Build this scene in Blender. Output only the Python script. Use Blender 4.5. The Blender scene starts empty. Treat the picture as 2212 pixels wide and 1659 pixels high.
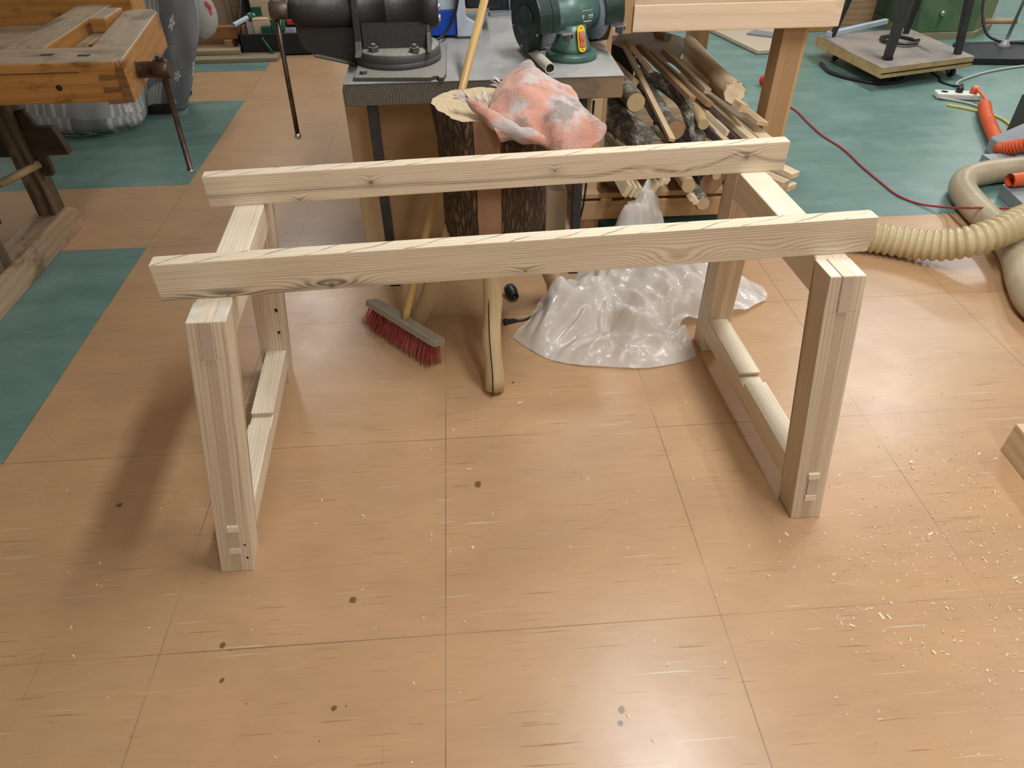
import bpy, bmesh, math, random
from mathutils import Vector, Matrix, noise as mnoise
random.seed(7)
C = bpy.context.scene.collection
SC = bpy.context.scene
V = Vector
# ---------------------------------------------------------------- camera, world, exposure, large lights
cam_d = bpy.data.cameras.new('camera'); cam = bpy.data.objects.new('camera', cam_d); C.objects.link(cam)
cam_d.sensor_width = 36.0; cam_d.lens = 36.0 * 1514.5 / 2212
cam_d.clip_start = 0.05
R = [[0.997359, -0.05287, 0.049804], [-0.072114, -0.63891, 0.765894], [-0.008672, -0.767462, -0.641036]]
cam.matrix_world = Matrix(((R[0][0], -R[0][1], -R[0][2], 0), (R[1][0], -R[1][1], -R[1][2], 0), (R[2][0], -R[2][1], -R[2][2], 1.5), (0, 0, 0, 1)))
SC.camera = cam
w = bpy.data.worlds.new('world'); SC.world = w; w.use_nodes = True
w.node_tree.nodes['Background'].inputs[0].default_value = (0.9, 0.95, 1.0, 1)
w.node_tree.nodes['Background'].inputs[1].default_value = 0.05
SC.view_settings.view_transform = 'Standard'; SC.view_settings.look = 'None'
SC.view_settings.gamma = 1.0; SC.view_settings.exposure = -0.24
try: SC.view_settings.use_curve_mapping = False
except Exception: pass
# fluorescent tubes hang in rows along Y: (x, y, watts, length)
LAMPS = [(0.95, 1.55, 74, 1.5), (0.95, -1.6, 60, 1.5), (3.7, 1.3, 32, 1.5), (3.7, 4.9, 80, 1.5), (0.95, 5.2, 32, 1.5), (-1.8, 6.6, 40, 1.5), (6.0, 7.2, 60, 1.5)]
for x, y, p, ln in LAMPS:
    ld = bpy.data.lights.new('fluorescent_light', 'AREA'); ld.shape = 'RECTANGLE'; ld.size = 0.22; ld.size_y = ln; ld.energy = p
    ld.color = (0.97, 0.985, 1.0)
    lo = bpy.data.objects.new('fluorescent_light', ld); C.objects.link(lo); lo.location = (x, y, 2.935)

# ---------------------------------------------------------------- node helpers
class NT:
    def __init__(s, name):
        s.m = bpy.data.materials.new(name); s.m.use_nodes = True
        s.t = s.m.node_tree; s.b = s.t.nodes['Principled BSDF']; s.out = s.t.nodes['Material Output']
    def n(s, typ, **kw):
        nd = s.t.nodes.new(typ)
        for k, v in kw.items(): setattr(nd, k, v)
        return nd
    def l(s, a, b): s.t.links.new(a, b)
    def val(s, sock, v):
        if isinstance(v, (int, float)): sock.default_value = v
        elif isinstance(v, (tuple, list)):
            sock.default_value = tuple(v) + ((1,) if len(v) == 3 and len(sock.default_value) == 4 else ())
        else: s.l(v, sock)
    def math(s, op, a, b=0.0, c=0.0, clamp=False):
        nd = s.n('ShaderNodeMath', operation=op); nd.use_clamp = clamp
        s.val(nd.inputs[0], a); s.val(nd.inputs[1], b); s.val(nd.inputs[2], c); return nd.outputs[0]
    def mix(s, f, a, b, blend='MIX'):
        nd = s.n('ShaderNodeMix', data_type='RGBA'); nd.blend_type = blend
        s.val(nd.inputs[0], f); s.val(nd.inputs[6], a); s.val(nd.inputs[7], b); return nd.outputs[2]
    def coord(s, which='Object', scale=(1, 1, 1), rnd=0.0, loc=(0, 0, 0)):
        tc = s.n('ShaderNodeTexCoord'); mp = s.n('ShaderNodeMapping'); mp.inputs['Scale'].default_value = scale; mp.inputs['Location'].default_value = loc
        v = tc.outputs[which]
        if rnd:
            oi = s.n('ShaderNodeObjectInfo'); va = s.n('ShaderNodeVectorMath', operation='ADD')
            cb = s.n('ShaderNodeCombineXYZ'); r = s.math('MULTIPLY', oi.outputs['Random'], rnd)
            for i in range(3): s.l(s.math('MULTIPLY', r, (1.0, 0.37, 0.61)[i]), cb.inputs[i])
            s.l(v, va.inputs[0]); s.l(cb.outputs[0], va.inputs[1]); v = va.outputs[0]
        s.l(v, mp.inputs[0]); return mp.outputs[0]
    def noise(s, vec, scale=5.0, detail=3.0, rough=0.5, dist=0.0):
        nd = s.n('ShaderNodeTexNoise'); s.l(vec, nd.inputs['Vector'])
        nd.inputs['Scale'].default_value = scale; nd.inputs['Detail'].default_value = detail
        nd.inputs['Roughness'].default_value = rough; nd.inputs['Distortion'].default_value = dist
        return nd.outputs[0]
    def step(s, v, a, b):
        nd = s.n('ShaderNodeMapRange'); nd.interpolation_type = 'SMOOTHSTEP'; s.val(nd.inputs[0], v)
        nd.inputs[1].default_value = a; nd.inputs[2].default_value = b; return nd.outputs[0]
    def sep(s, v):
        nd = s.n('ShaderNodeSeparateXYZ'); s.l(v, nd.inputs[0]); return nd.outputs
    def bump(s, h, strength=0.3, dist=0.01):
        nd = s.n('ShaderNodeBump'); nd.inputs['Strength'].default_value = strength; nd.inputs['Distance'].default_value = dist
        s.l(h, nd.inputs['Height']); s.l(nd.outputs[0], s.b.inputs['Normal'])
    def fin(s, col=None, rough=None, metal=None):
        if col is not None: s.val(s.b.inputs['Base Color'], col)
        if rough is not None: s.val(s.b.inputs['Roughness'], rough)
        if metal is not None: s.val(s.b.inputs['Metallic'], metal)
        return s.m

def plain(name, col, rough=0.5, metal=0.0, col2=None, scale=8.0, bump=0.0, bscale=60.0, detail=4.0, contrast=(0.35, 0.65)):
    t = NT(name); c = t.coord(rnd=3.0)
    if col2:
        f = t.step(t.noise(c, scale, detail, 0.6), *contrast); cc = t.mix(f, col, col2)
    else: cc = col
    if bump: t.bump(t.noise(c, bscale, 3), bump, 0.004)
    return t.fin(cc, rough, metal)

def wood(name, base, dark, freq=70.0, amp=1.5, lines=0.45, fine=0.35, rough=0.55, knots=(), top_streaks=False, lam=0.0, stain=None, rnd=4.0, patch=0.25, heart=None, lift=()):
    """long-grained timber: growth lines run along the local X axis"""
    t = NT(name); o = t.coord(rnd=0 if (knots or heart) else rnd)
    x, y, z = t.sep(o)
    low = t.noise(t.coord(scale=(1.6, 7, 7), rnd=0 if (knots or heart) else rnd), 1.0, 2.0, 0.5)
    f = t.math('ADD', z, t.math('MULTIPLY', y, 0.7))
    f = t.math('MULTIPLY', f, freq)
    f = t.math('ADD', f, t.math('MULTIPLY', low, amp * 6))
    dk = 0.0; dots = None
    for kx, kz, sx, sz, a, core in knots:
        dx = t.math('DIVIDE', t.math('SUBTRACT', x, kx), sx); dz = t.math('DIVIDE', t.math('SUBTRACT', z, kz), sz)
        d2 = t.math('ADD', t.math('MULTIPLY', dx, dx), t.math('MULTIPLY', dz, dz))
        g = t.math('EXPONENT', t.math('MULTIPLY', d2, -1.0))
        f = t.math('ADD', f, t.math('MULTIPLY', g, a))
        if core:
            d2b = t.math('ADD', t.math('POWER', t.math('DIVIDE', t.math('SUBTRACT', x, kx), core), 2), t.math('POWER', t.math('DIVIDE', t.math('SUBTRACT', z, kz), core * 0.8), 2))
            gg = t.math('EXPONENT', t.math('MULTIPLY', d2b, -1.0))
            gw = t.math('MULTIPLY', t.math('MULTIPLY', t.math('POWER', g, 1.5), 0.75), t.math('MULTIPLY_ADD', t.math('SINE', f), 0.5, 0.5))
            gg = t.math('MAXIMUM', gg, gw)
            dots = gg if dots is None else t.math('MAXIMUM', dots, gg)
    s1 = t.math('MULTIPLY_ADD', t.math('SINE', f), 0.5, 0.5)
    s1 = t.math('POWER', s1, 2.0)
    fn = t.step(t.noise(t.coord(scale=(5, 170, 170), rnd=0 if (knots or heart) else rnd), 1.0, 3.0, 0.6), 0.42, 0.72)
    big = t.step(t.noise(t.coord(scale=(1.2, 9, 9), rnd=rnd), 1.0, 2.0), 0.4, 0.7)
    k = t.math('ADD', t.math('MULTIPLY', s1, lines), t.math('MULTIPLY', fn, fine))
    k = t.math('ADD', k, t.math('MULTIPLY', big, patch), clamp=True)
    col = t.mix(k, base, dark)
    deep = tuple(c * 0.2 for c in dark)
    if heart is not None:   # a darker growth band along the board
        hz, hw, hx0, hx1 = heart
        wob = t.math('MULTIPLY', t.math('SUBTRACT', low, 0.5), 0.035)
        for bx, bw, bh in lift:
            q_ = t.math('POWER', t.math('DIVIDE', t.math('SUBTRACT', x, bx), bw), 2); wob = t.math('SUBTRACT', wob, t.math('MULTIPLY', t.math('EXPONENT', t.math('MULTIPLY', q_, -1.0)), bh))
        hd = t.math('ABSOLUTE', t.math('SUBTRACT', t.math('ADD', z, wob), hz))
        hb = t.math('SUBTRACT', 1.0, t.step(hd, 0.0, hw))
        hb = t.math('MULTIPLY', hb, t.math('MULTIPLY', t.step(x, hx0, hx0 + .1), t.math('SUBTRACT', 1.0, t.step(x, hx1 - .1, hx1 + .05))))
        col = t.mix(t.math('MULTIPLY', hb, t.math('MULTIPLY_ADD', t.math('SINE', f), 0.2, 0.42)), col, deep)
    if dots is not None: col = t.mix(t.math('MULTIPLY', dots, 0.9), col, deep)
    if lam:                 # glued-up laths of differing tone
        cell = t.math('FLOOR', t.math('DIVIDE', t.math('ADD', y, 0.4), lam))
        wn = t.n('ShaderNodeTexWhiteNoise', noise_dimensions='2D'); cb = t.n('ShaderNodeCombineXYZ'); oi = t.n('ShaderNodeObjectInfo')
        t.l(cell, cb.inputs[0]); t.l(oi.outputs['Random'], cb.inputs[1]); t.l(cb.outputs[0], wn.inputs['Vector'])
        col = t.mix(t.math('MULTIPLY', t.math('POWER', wn.outputs[0], 1.6), 0.95), col, tuple(c * q for c, q in zip(base, (.62, .54, .46))))
        fr = t.math('FRACT', t.math('DIVIDE', t.math('ADD', y, 0.4), lam))
        ed = t.math('LESS_THAN', fr, 0.03)
        col = t.mix(t.math('MULTIPLY', ed, 0.5), col, deep)
    if top_streaks:         # planer-missed dark marks slanting over the top edge
        ge = t.n('ShaderNodeTexCoord'); nz = t.sep(ge.outputs['Normal'])[2]
        top = t.step(nz, 0.7, 0.9)
        sk = t.math('ADD', t.math('MULTIPLY', x, 9.5), t.math('MULTIPLY', y, -23.0))
        sk = t.math('ADD', sk, t.math('MULTIPLY', t.noise(t.coord(scale=(7, 7, 7)), 1.0, 2.0), 1.1))
        fr = t.math('ABSOLUTE', t.math('SUBTRACT', t.math('FRACT', sk), 0.5))
        ln = t.math('SUBTRACT', 1.0, t.step(fr, 0.015, 0.075))
        br = t.step(t.noise(t.coord(scale=(9, 22, 1)), 1.0, 2.0), 0.36, 0.56)
        m_ = t.math('MULTIPLY', t.math('MULTIPLY', ln, br), top)
        col = t.mix(t.math('MULTIPLY', m_, 0.85), col, tuple(c * 0.45 for c in dark))
    if stain:
        sn = t.step(t.noise(t.coord(scale=(4, 9, 9), rnd=rnd), 1.0, 4.0, 0.65), stain[1], stain[1] + 0.16)
        col = t.mix(t.math('MULTIPLY', sn, stain[2]), col, stain[0])
    t.bump(fn, 0.06, 0.002)
    return t.fin(col, rough)

# ---------------------------------------------------------------- mesh helpers
class MB:
    def __init__(s): s.bm = bmesh.new()
    def box(s, x0, x1, y0, y1, z0, z1, M=None):
        vs = [s.bm.verts.new((x, y, z)) for x in (x0, x1) for y in (y0, y1) for z in (z0, z1)]
        for f in ((0, 1, 3, 2), (4, 6, 7, 5), (0, 4, 5, 1), (2, 3, 7, 6), (0, 2, 6, 4), (1, 5, 7, 3)): s.bm.faces.new([vs[i] for i in f])
        if M: bmesh.ops.transform(s.bm, matrix=M, verts=vs)
        return s
    def ring(s, c, a, b, r, seg, ra=1.0):
        return [s.bm.verts.new(c + (a * math.cos(2 * math.pi * i / seg) * r + b * math.sin(2 * math.pi * i / seg) * r * ra)) for i in range(seg)]
    def tube(s, pts, rad, seg=14, cap=True, mi=0, mi_cap=None, smooth=True):
        pts = [V(p) for p in pts]; n = len(pts); rr = rad if isinstance(rad, (list, tuple)) else [rad] * n
        d0 = (pts[1] - pts[0]).normalized(); a = d0.orthogonal().normalized()
        if abs(d0.z) < 0.9: a = d0.cross(V((0, 0, 1))).normalized()
        prev = None; first = None
        for i in range(n):
            d = (pts[min(i + 1, n - 1)] - pts[max(i - 1, 0)]).normalized()
            a = (a - d * a.dot(d)).normalized(); b = d.cross(a)
            rg = s.ring(pts[i], a, b, rr[i], seg)
            if prev:
                for k in range(seg):
                    f = s.bm.faces.new((prev[k], prev[(k + 1) % seg], rg[(k + 1) % seg], rg[k])); f.smooth = smooth; f.material_index = mi
            else: first = rg
            prev = rg
        if cap:
            f = s.bm.faces.new(list(reversed(first))); f.material_index = mi if mi_cap is None else mi_cap
            f = s.bm.faces.new(prev); f.material_index = mi if mi_cap is None else mi_cap
        return s
    def cyl(s, p0, p1, r0, r1=None, seg=24, cap=True, mi=0, mi_cap=None):
        return s.tube([p0, p1], [r0, r0 if r1 is None else r1], seg, cap, mi, mi_cap)
    def lathe(s, o, axis, prof, seg=32):
        """profile = [(distance along axis, radius)]"""
        o = V(o); d = V(axis).normalized(); a = d.orthogonal().normalized(); b = d.cross(a); prev = None
        for t_, r in prof:
            rg = s.ring(o + d * t_, a, b, max(r, 1e-4), seg)
            if prev:
                for k in range(seg):
                    f = s.bm.faces.new((prev[k], prev[(k + 1) % seg], rg[(k + 1) % seg], rg[k])); f.smooth = True
            else: s.bm.faces.new(list(reversed(rg)))
            prev = rg
        s.bm.faces.new(prev); return s
    def sphere(s, c, r, sc=(1, 1, 1), seg=16):
        r_ = bmesh.ops.create_uvsphere(s.bm, u_segments=seg, v_segments=seg // 2 + 2, radius=r)
        bmesh.ops.transform(s.bm, matrix=Matrix.Translation(c) @ Matrix.Diagonal((*sc, 1)), verts=r_['verts'])
        for v in r_['verts']:
            for f in v.link_faces: f.smooth = True
        return s
    def prism(s, poly, a0, a1, axis='y', M=None):
        """extrude a 2D outline between a0 and a1 along the axis (the outline lies in the other two axes)"""
        def P(u, v_, a): return {'x': (a, u, v_), 'y': (u, a, v_), 'z': (u, v_, a)}[axis]
        A = [s.bm.verts.new(P(u, v_, a0)) for u, v_ in poly]; B = [s.bm.verts.new(P(u, v_, a1)) for u, v_ in poly]
        s.bm.faces.new(A); s.bm.faces.new(list(reversed(B)))
        n = len(poly)
        for i in range(n): s.bm.faces.new((A[i], B[i], B[(i + 1) % n], A[(i + 1) % n]))
        if M: bmesh.ops.transform(s.bm, matrix=M, verts=A + B)
        return s
    def hex(s, c, r, h, rot=0.3):
        c = V(c); return s.prism([(c.x + r * math.cos(rot + i * math.pi / 3), c.y + r * math.sin(rot + i * math.pi / 3)) for i in range(6)], c.z, c.z + h, 'z')
    def bev(s, w, seg=2, ang=0.6):
        s.bm.normal_update()
        es = [e for e in s.bm.edges if len(e.link_faces) == 2 and e.calc_face_angle(0) > ang]
        bmesh.ops.bevel(s.bm, geom=es, offset=w, segments=seg, affect='EDGES', profile=0.6, clamp_overlap=True); return s
    def shear(s, k, x0=0, y0=0):
        for v in s.bm.verts: v.co.x += k * v.co.z
        return s

def link(name, me, parent=None):
    o = bpy.data.objects.new(name, me); C.objects.link(o)
    if parent is not None:
        o.parent = parent; o.matrix_parent_inverse = WM(parent).inverted()
    return o
WMAT = {}
def WM(o): return WMAT.get(o.name, Matrix.Identity(4))
def build(name, mb, mat, parent=None, M=None, sub=0, solid=0.0):
    """link one mesh; geometry is in world coordinates unless M places it"""
    bm = mb.bm if isinstance(mb, MB) else mb
    bmesh.ops.recalc_face_normals(bm, faces=bm.faces[:])
    me = bpy.data.meshes.new(name); bm.to_mesh(me); bm.free()
    for m in (mat if isinstance(mat, (list, tuple)) else [mat]): me.materials.append(m)
    o = link(name, me, parent)
    if M is None:      # keep the origin in the middle of the mesh
        if me.vertices:
            lo = [min(v.co[i] for v in me.vertices) for i in range(3)]; hi = [max(v.co[i] for v in me.vertices) for i in range(3)]
            c = V([(lo[i] + hi[i]) / 2 for i in range(3)]); me.transform(Matrix.Translation(-c)); M = Matrix.Translation(c)
        else: M = Matrix.Identity(4)
    o.matrix_basis = M; WMAT[o.name] = M
    if solid: md = o.modifiers.new('thickness', 'SOLIDIFY'); md.thickness = solid; md.offset = 0
    if sub: md = o.modifiers.new('smooth', 'SUBSURF'); md.levels = sub; md.render_levels = sub
    return o
def frame(p0, p1, up=(0, 0, 1)):
    p0, p1, up = V(p0), V(p1), V(up); x = (p1 - p0).normalized(); y = up.cross(x).normalized(); z = x.cross(y)
    M = Matrix((x, y, z)).transposed().to_4x4(); M.translation = (p0 + p1) / 2; return M, (p1 - p0).length
def board(name, p0, p1, wy, hz, mat, parent=None, up=(0, 0, 1), bev=0.003, mod=None):
    M, L = frame(p0, p1, up); mb = MB().box(-L / 2, L / 2, -wy / 2, wy / 2, -hz / 2, hz / 2)
    if mod: mod(mb, L)
    if bev: mb.bev(bev, 2)
    return build(name, mb, mat, parent, M)
def tag(o, label, cat, group=None, kind=None):
    o['label'] = label; o['category'] = cat
    if group: o['group'] = group
    if kind: o['kind'] = kind
    return o
def thing(name, label, cat, loc, group=None):
    o = bpy.data.objects.new(name, None); C.objects.link(o); o.location = loc; o.empty_display_size = 0.1
    WMAT[o.name] = Matrix.Translation(loc); return tag(o, label, cat, group)
def struct(name, mb, mat):
    o = build(name, mb, mat); o['kind'] = 'structure'; return o
def spline(pts, n=8):
    P = [V(p) for p in pts]; P = [P[0] * 2 - P[1]] + P + [P[-1] * 2 - P[-2]]; out = []
    for i in range(1, len(P) - 2):
        for k in range(n):
            t_ = k / n; a, b, c, d = P[i - 1:i + 3]
            out.append(0.5 * ((2 * b) + (c - a) * t_ + (2 * a - 5 * b + 4 * c - d) * t_ ** 2 + (3 * b - a - 3 * c + d) * t_ ** 3))
    out.append(P[-2]); return out
def sheet(rows, cuts=2, uv=False):
    """smooth surface through a grid of points"""
    g = [spline(r, cuts) for r in rows]
    cols = [spline([g[i][j] for i in range(len(g))], cuts) for j in range(len(g[0]))]
    bm = bmesh.new(); nv, nu = len(cols[0]), len(cols)
    vs = [[bm.verts.new(cols[j][i]) for j in range(nu)] for i in range(nv)]
    lay = bm.loops.layers.uv.new('UVMap') if uv else None
    for i in range(nv - 1):
        for j in range(nu - 1):
            f = bm.faces.new((vs[i][j], vs[i][j + 1], vs[i + 1][j + 1], vs[i + 1][j])); f.smooth = True
            if uv:
                for lp, (a, b) in zip(f.loops, ((i, j), (i, j + 1), (i + 1, j + 1), (i + 1, j))): lp[lay].uv = (b / (nu - 1), a / (nv - 1))
    return bm

# ---------------------------------------------------------------- materials
def floor_mat(name, a, b, dark, light, spots=(), lt=0.668, cloud=None):
    t = NT(name); o = t.coord(); x, y, z = t.sep(o)
    c1 = t.step(t.noise(t.coord(scale=(1.3, 3.2, 1)), 2.2, 4.0, 0.6, 0.4), 0.35, 0.65)
    col = t.mix(c1, a, b)
    fl = t.step(t.noise(t.coord(scale=(5, 26, 1)), 2.0, 3.0, 0.6), 0.45, 0.75)
    col = t.mix(t.math('MULTIPLY', fl, 0.09), col, dark)
    d1 = t.step(t.noise(t.coord(scale=(3.2, 130, 1)), 1.6, 2.0, 0.55), 0.645, 0.73)
    col = t.mix(t.math('MULTIPLY', d1, 0.75), col, dark)
    d2 = t.step(t.noise(t.coord(scale=(2.6, 120, 1), loc=(7.3, 3.1, 0)), 1.6, 2.0, 0.55), lt, lt + .08)
    if cloud: col = t.mix(t.math('MULTIPLY', t.step(t.noise(t.coord(scale=(1, 1.6, 1), loc=(2, 8, 0)), 2.4, 5.0, 0.65), 0.46, 0.72), 0.75), col, cloud)
    col = t.mix(t.math('MULTIPLY', d2, 0.65), col, light)
    # fine scratches in several directions
    vo = t.n('ShaderNodeTexVoronoi', feature='DISTANCE_TO_EDGE'); t.l(t.coord(scale=(1, 1.6, 1), loc=(0.4, 1.9, 0)), vo.inputs['Vector']); vo.inputs['Scale'].default_value = 2.4
    sc_ = t.math('MULTIPLY', t.math('SUBTRACT', 1.0, t.step(vo.outputs['Distance'], 0.0, 0.004)), t.step(t.noise(o, 4.0, 2.0), 0.52, 0.66))
    col = t.mix(t.math('MULTIPLY', sc_, 0.25), col, tuple(c * 0.5 for c in dark))
    # dust specks
    v2 = t.n('ShaderNodeTexVoronoi'); t.l(o, v2.inputs['Vector']); v2.inputs['Scale'].default_value = 95.0
    sp = t.math('SUBTRACT', 1.0, t.step(v2.outputs['Distance'], 0.05, 0.13))
    sp = t.math('MULTIPLY', sp, t.step(t.noise(o, 2.6, 4.0, 0.65), 0.5, 0.68))
    col = t.mix(t.math('MULTIPLY', sp, 0.4), col, (0.75, 0.62, 0.45))
    v3 = t.n('ShaderNodeTexVoronoi'); t.l(t.coord(loc=(3.3, 1.2, 0)), v3.inputs['Vector']); v3.inputs['Scale'].default_value = 22.0
    ds = t.math('MULTIPLY', t.math('SUBTRACT', 1.0, t.step(v3.outputs['Distance'], 0.02, 0.07)), t.step(t.noise(t.coord(loc=(9, 9, 0)), 2.2, 2.0), 0.54, 0.6))
    col = t.mix(t.math('MULTIPLY', ds, 0.8), col, (0.09, 0.055, 0.03))
    # dirty seams between the vinyl tiles
    wear = t.step(t.noise(t.coord(loc=(1, 5, 0)), 2.0, 3.0), 0.36, 0.58)
    for cx, off in ((x, 0.551), (y, 0.893)):
        g = t.math('SUBTRACT', t.math('DIVIDE', t.math('SUBTRACT', cx, off), 0.655), 0.5)
        d = t.math('MULTIPLY', t.math('ABSOLUTE', t.math('SUBTRACT', t.math('FRACT', g), 0.5)), 0.655)
        ln = t.math('SUBTRACT', 1.0, t.step(d, 0.0004, 0.0017))
        col = t.mix(t.math('MULTIPLY', ln, t.math('MULTIPLY_ADD', wear, 0.62, 0.14)), col, (0.07, 0.06, 0.05))
    for sx, sy, r in spots:
        dd = t.math('SQRT', t.math('ADD', t.math('POWER', t.math('SUBTRACT', x, sx), 2), t.math('POWER', t.math('SUBTRACT', y, sy), 2)))
        dd = t.math('ADD', dd, t.math('MULTIPLY', t.math('SUBTRACT', t.noise(o, 60.0, 2.0), 0.5), r * 1.2))
        col = t.mix(t.math('MULTIPLY', t.math('SUBTRACT', 1.0, t.step(dd, r * 0.6, r)), 0.8), col, (0.10, 0.05, 0.015))
    ro = t.math('MULTIPLY_ADD', t.noise(o, 3.0, 4.0, 0.6), 0.24, 0.19)
    t.b.inputs['Specular IOR Level'].default_value = 0.45
    t.bump(t.noise(t.coord(scale=(3, 3, 1)), 3.0, 3.0), 0.06, 0.01)
    return t.fin(col, ro)
M = {}
M['floor_o'] = floor_mat('orange_vinyl', (0.50, 0.307, 0.160), (0.46, 0.282, 0.152), (0.25, 0.10, 0.03), (0.62, 0.62, 0.56),
                         [(-0.014, 1.356, 0.013), (-0.332, 1.003, 0.011), (0.271, 0.688, 0.010), (0.264, 0.659, 0.008), (-1.01, 1.358, 0.010), (-0.345, 0.738, 0.007), (-0.62, 0.905, 0.009), (-0.60, 0.82, 0.007), (0.12, 1.80, 0.006)])
M['floor_g'] = floor_mat('green_vinyl', (0.15, 0.26, 0.228), (0.12, 0.222, 0.20), (0.04, 0.085, 0.08), (0.46, 0.52, 0.47), (), 0.675, (0.21, 0.315, 0.295))
M['ash'] = wood('ash_board', (0.82, 0.72, 0.55), (0.58, 0.45, 0.31), freq=900, amp=2.5, lines=0.35, fine=0.4)
M['ash_lam'] = wood('ash_laminated', (0.79, 0.68, 0.515), (0.53, 0.405, 0.28), freq=900, amp=3, lines=0.35, fine=0.45, lam=0.0205)
M['ash_end'] = wood('ash_end_grain', (0.58, 0.47, 0.36), (0.42, 0.32, 0.23), freq=900, amp=0.6, lines=0.4, fine=0.2)
M['ash_front'] = wood('ash_rail_near', (0.80, 0.685, 0.51), (0.46, 0.345, 0.225), freq=1150, amp=2.6, lines=0.5, fine=0.25, top_streaks=True,
                      heart=(-0.041, 0.015, -1.0, -0.22), lift=((-.425, .07, .016), (-.66, .06, .010)), knots=[(-0.425, -0.033, 0.080, 0.018, 34, 0.010), (-0.64, -0.040, 0.10, 0.014, 20, 0.004), (-0.01, -0.031, 0.045, 0.013, 14, 0.0045), (0.33, -0.042, 0.10, 0.040, 52, 0), (0.54, -0.03, 0.08, 0.030, 30, 0), (0.70, -0.045, 0.09, 0.03, 26, 0)])
M['ash_back'] = wood('ash_rail_far', (0.79, 0.67, 0.50), (0.48, 0.36, 0.24), freq=1000, amp=2.0, lines=0.3, fine=0.3, top_streaks=True, heart=(-0.012, 0.009, -1.0, 1.0), lift=((.64, .06, .030), (.47, .06, -.012), (.35, .05, .008), (.22, .08, -.008)),
                     knots=[(-0.358, 0.0, 0.028, 0.018, 14, 0.009), (0.125, 0.0, 0.025, 0.018, 12, 0.004), (0.655, 0.004, 0.060, 0.026, 22, 0.012), (0.43, -0.03, 0.11, 0.02, 30, 0), (-0.545, -0.037, 0.025, 0.014, 12, 0.003)])
M['pine'] = wood('pine_board', (0.77, 0.60, 0.43), (0.62, 0.45, 0.29), freq=120, amp=1.0, lines=0.3, fine=0.3)
M['pine_dull'] = wood('pine_post', (0.62, 0.43, 0.24), (0.42, 0.27, 0.13), freq=110, amp=1.0, lines=0.3, fine=0.3, lam=0.052)
M['scrap'] = wood('scrap_wood', (0.66, 0.50, 0.32), (0.40, 0.26, 0.14), freq=150, amp=1.5, lines=0.4, fine=0.35)
M['scrap_pale'] = wood('pale_scrap', (0.76, 0.62, 0.42), (0.55, 0.40, 0.24), freq=150, amp=1.2, lines=0.3, fine=0.3)
M['scrap_brown'] = wood('brown_scrap', (0.38, 0.24, 0.13), (0.20, 0.11, 0.055), freq=150, amp=1.2, lines=0.4, fine=0.3)
M['scrap_dark'] = wood('dark_scrap', (0.085, 0.055, 0.055), (0.035, 0.022, 0.025), freq=120, amp=1.2, lines=0.4, fine=0.3)
M['old_wood'] = wood('old_bench_beech', (0.47, 0.225, 0.06), (0.29, 0.12, 0.027), freq=160, amp=1.6, lines=0.35, fine=0.35, rough=0.35, stain=((0.05, 0.024, 0.010), 0.53, 0.8))
M['old_top'] = wood('old_bench_worn_top', (0.40, 0.31, 0.205), (0.24, 0.17, 0.10), freq=70, amp=1.6, lines=0.3, fine=0.4, rough=0.5, stain=((0.09, 0.06, 0.038), 0.51, 0.7))
M['old_dark'] = wood('old_bench_dark_frame', (0.075, 0.042, 0.022), (0.03, 0.016, 0.009), freq=60, amp=1.5, lines=0.4, fine=0.3, rough=0.45)
M['old_post'] = wood('worn_post_wood', (0.20, 0.135, 0.08), (0.045, 0.03, 0.018), freq=120, amp=3.0, lines=0.6, fine=0.4, stain=((0.42, 0.30, 0.15), 0.57, 0.6))
M['old_foot'] = wood('worn_foot_wood', (0.50, 0.37, 0.24), (0.33, 0.20, 0.11), freq=160, amp=2, lines=0.3, fine=0.35, stain=((0.17, 0.085, 0.035), 0.50, 0.75))
M['dovetail'] = wood('dovetail_end_grain', (0.22, 0.105, 0.035), (0.10, 0.045, 0.016), freq=240, amp=0.8, lines=0.4, fine=0.3)
M['cabinet'] = wood('brown_board', (0.42, 0.26, 0.125), (0.34, 0.20, 0.09), freq=30, amp=1.0, lines=0.2, fine=0.3)
M['cab_stile'] = wood('tan_stile', (0.55, 0.39, 0.21), (0.45, 0.30, 0.15), freq=40, amp=1.0, lines=0.25, fine=0.3)
def plank_end():
    t = NT('grimy_plank_end_grain'); o = t.coord(); x, y, z = t.sep(o); P_ = 0.235
    u = t.math('MULTIPLY', t.math('SUBTRACT', t.math('FRACT', t.math('ADD', t.math('DIVIDE', x, P_), 0.1)), 0.5), P_)
    zz = t.math('SUBTRACT', z, -0.01)
    r = t.math('SQRT', t.math('ADD', t.math('MULTIPLY', u, u), t.math('MULTIPLY', zz, zz)))
    f = t.math('MULTIPLY', t.math('ADD', r, t.math('MULTIPLY', t.noise(o, 14, 3), 0.02)), 620)
    k = t.math('ADD', t.math('MULTIPLY_ADD', t.math('SINE', f), 0.25, 0.25), t.math('MULTIPLY', t.noise(o, 60, 4), 0.5), clamp=True)
    col = t.mix(k, (0.060, 0.055, 0.045), (0.175, 0.15, 0.11))
    br = t.math('MULTIPLY', t.step(t.noise(t.coord(scale=(1, 1, 2)), 5, 4, 0.6), 0.45, 0.65), t.step(x, 0.1, 0.45))
    col = t.mix(t.math('MULTIPLY', br, 0.75), col, (0.30, 0.20, 0.10))
    return t.fin(col, 0.75)
M['grey_timber'] = plank_end()
M['handle'] = wood('broom_stick_wood', (0.56, 0.36, 0.135), (0.42, 0.25, 0.085), freq=40, amp=1.0, lines=0.2, fine=0.3, rough=0.4)
M['peeled'] = wood('peeled_branch', (0.60, 0.45, 0.25), (0.42, 0.29, 0.14), freq=60, amp=2.0, lines=0.3, fine=0.35, stain=((0.12, 0.08, 0.045), 0.68, 0.6))
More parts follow.
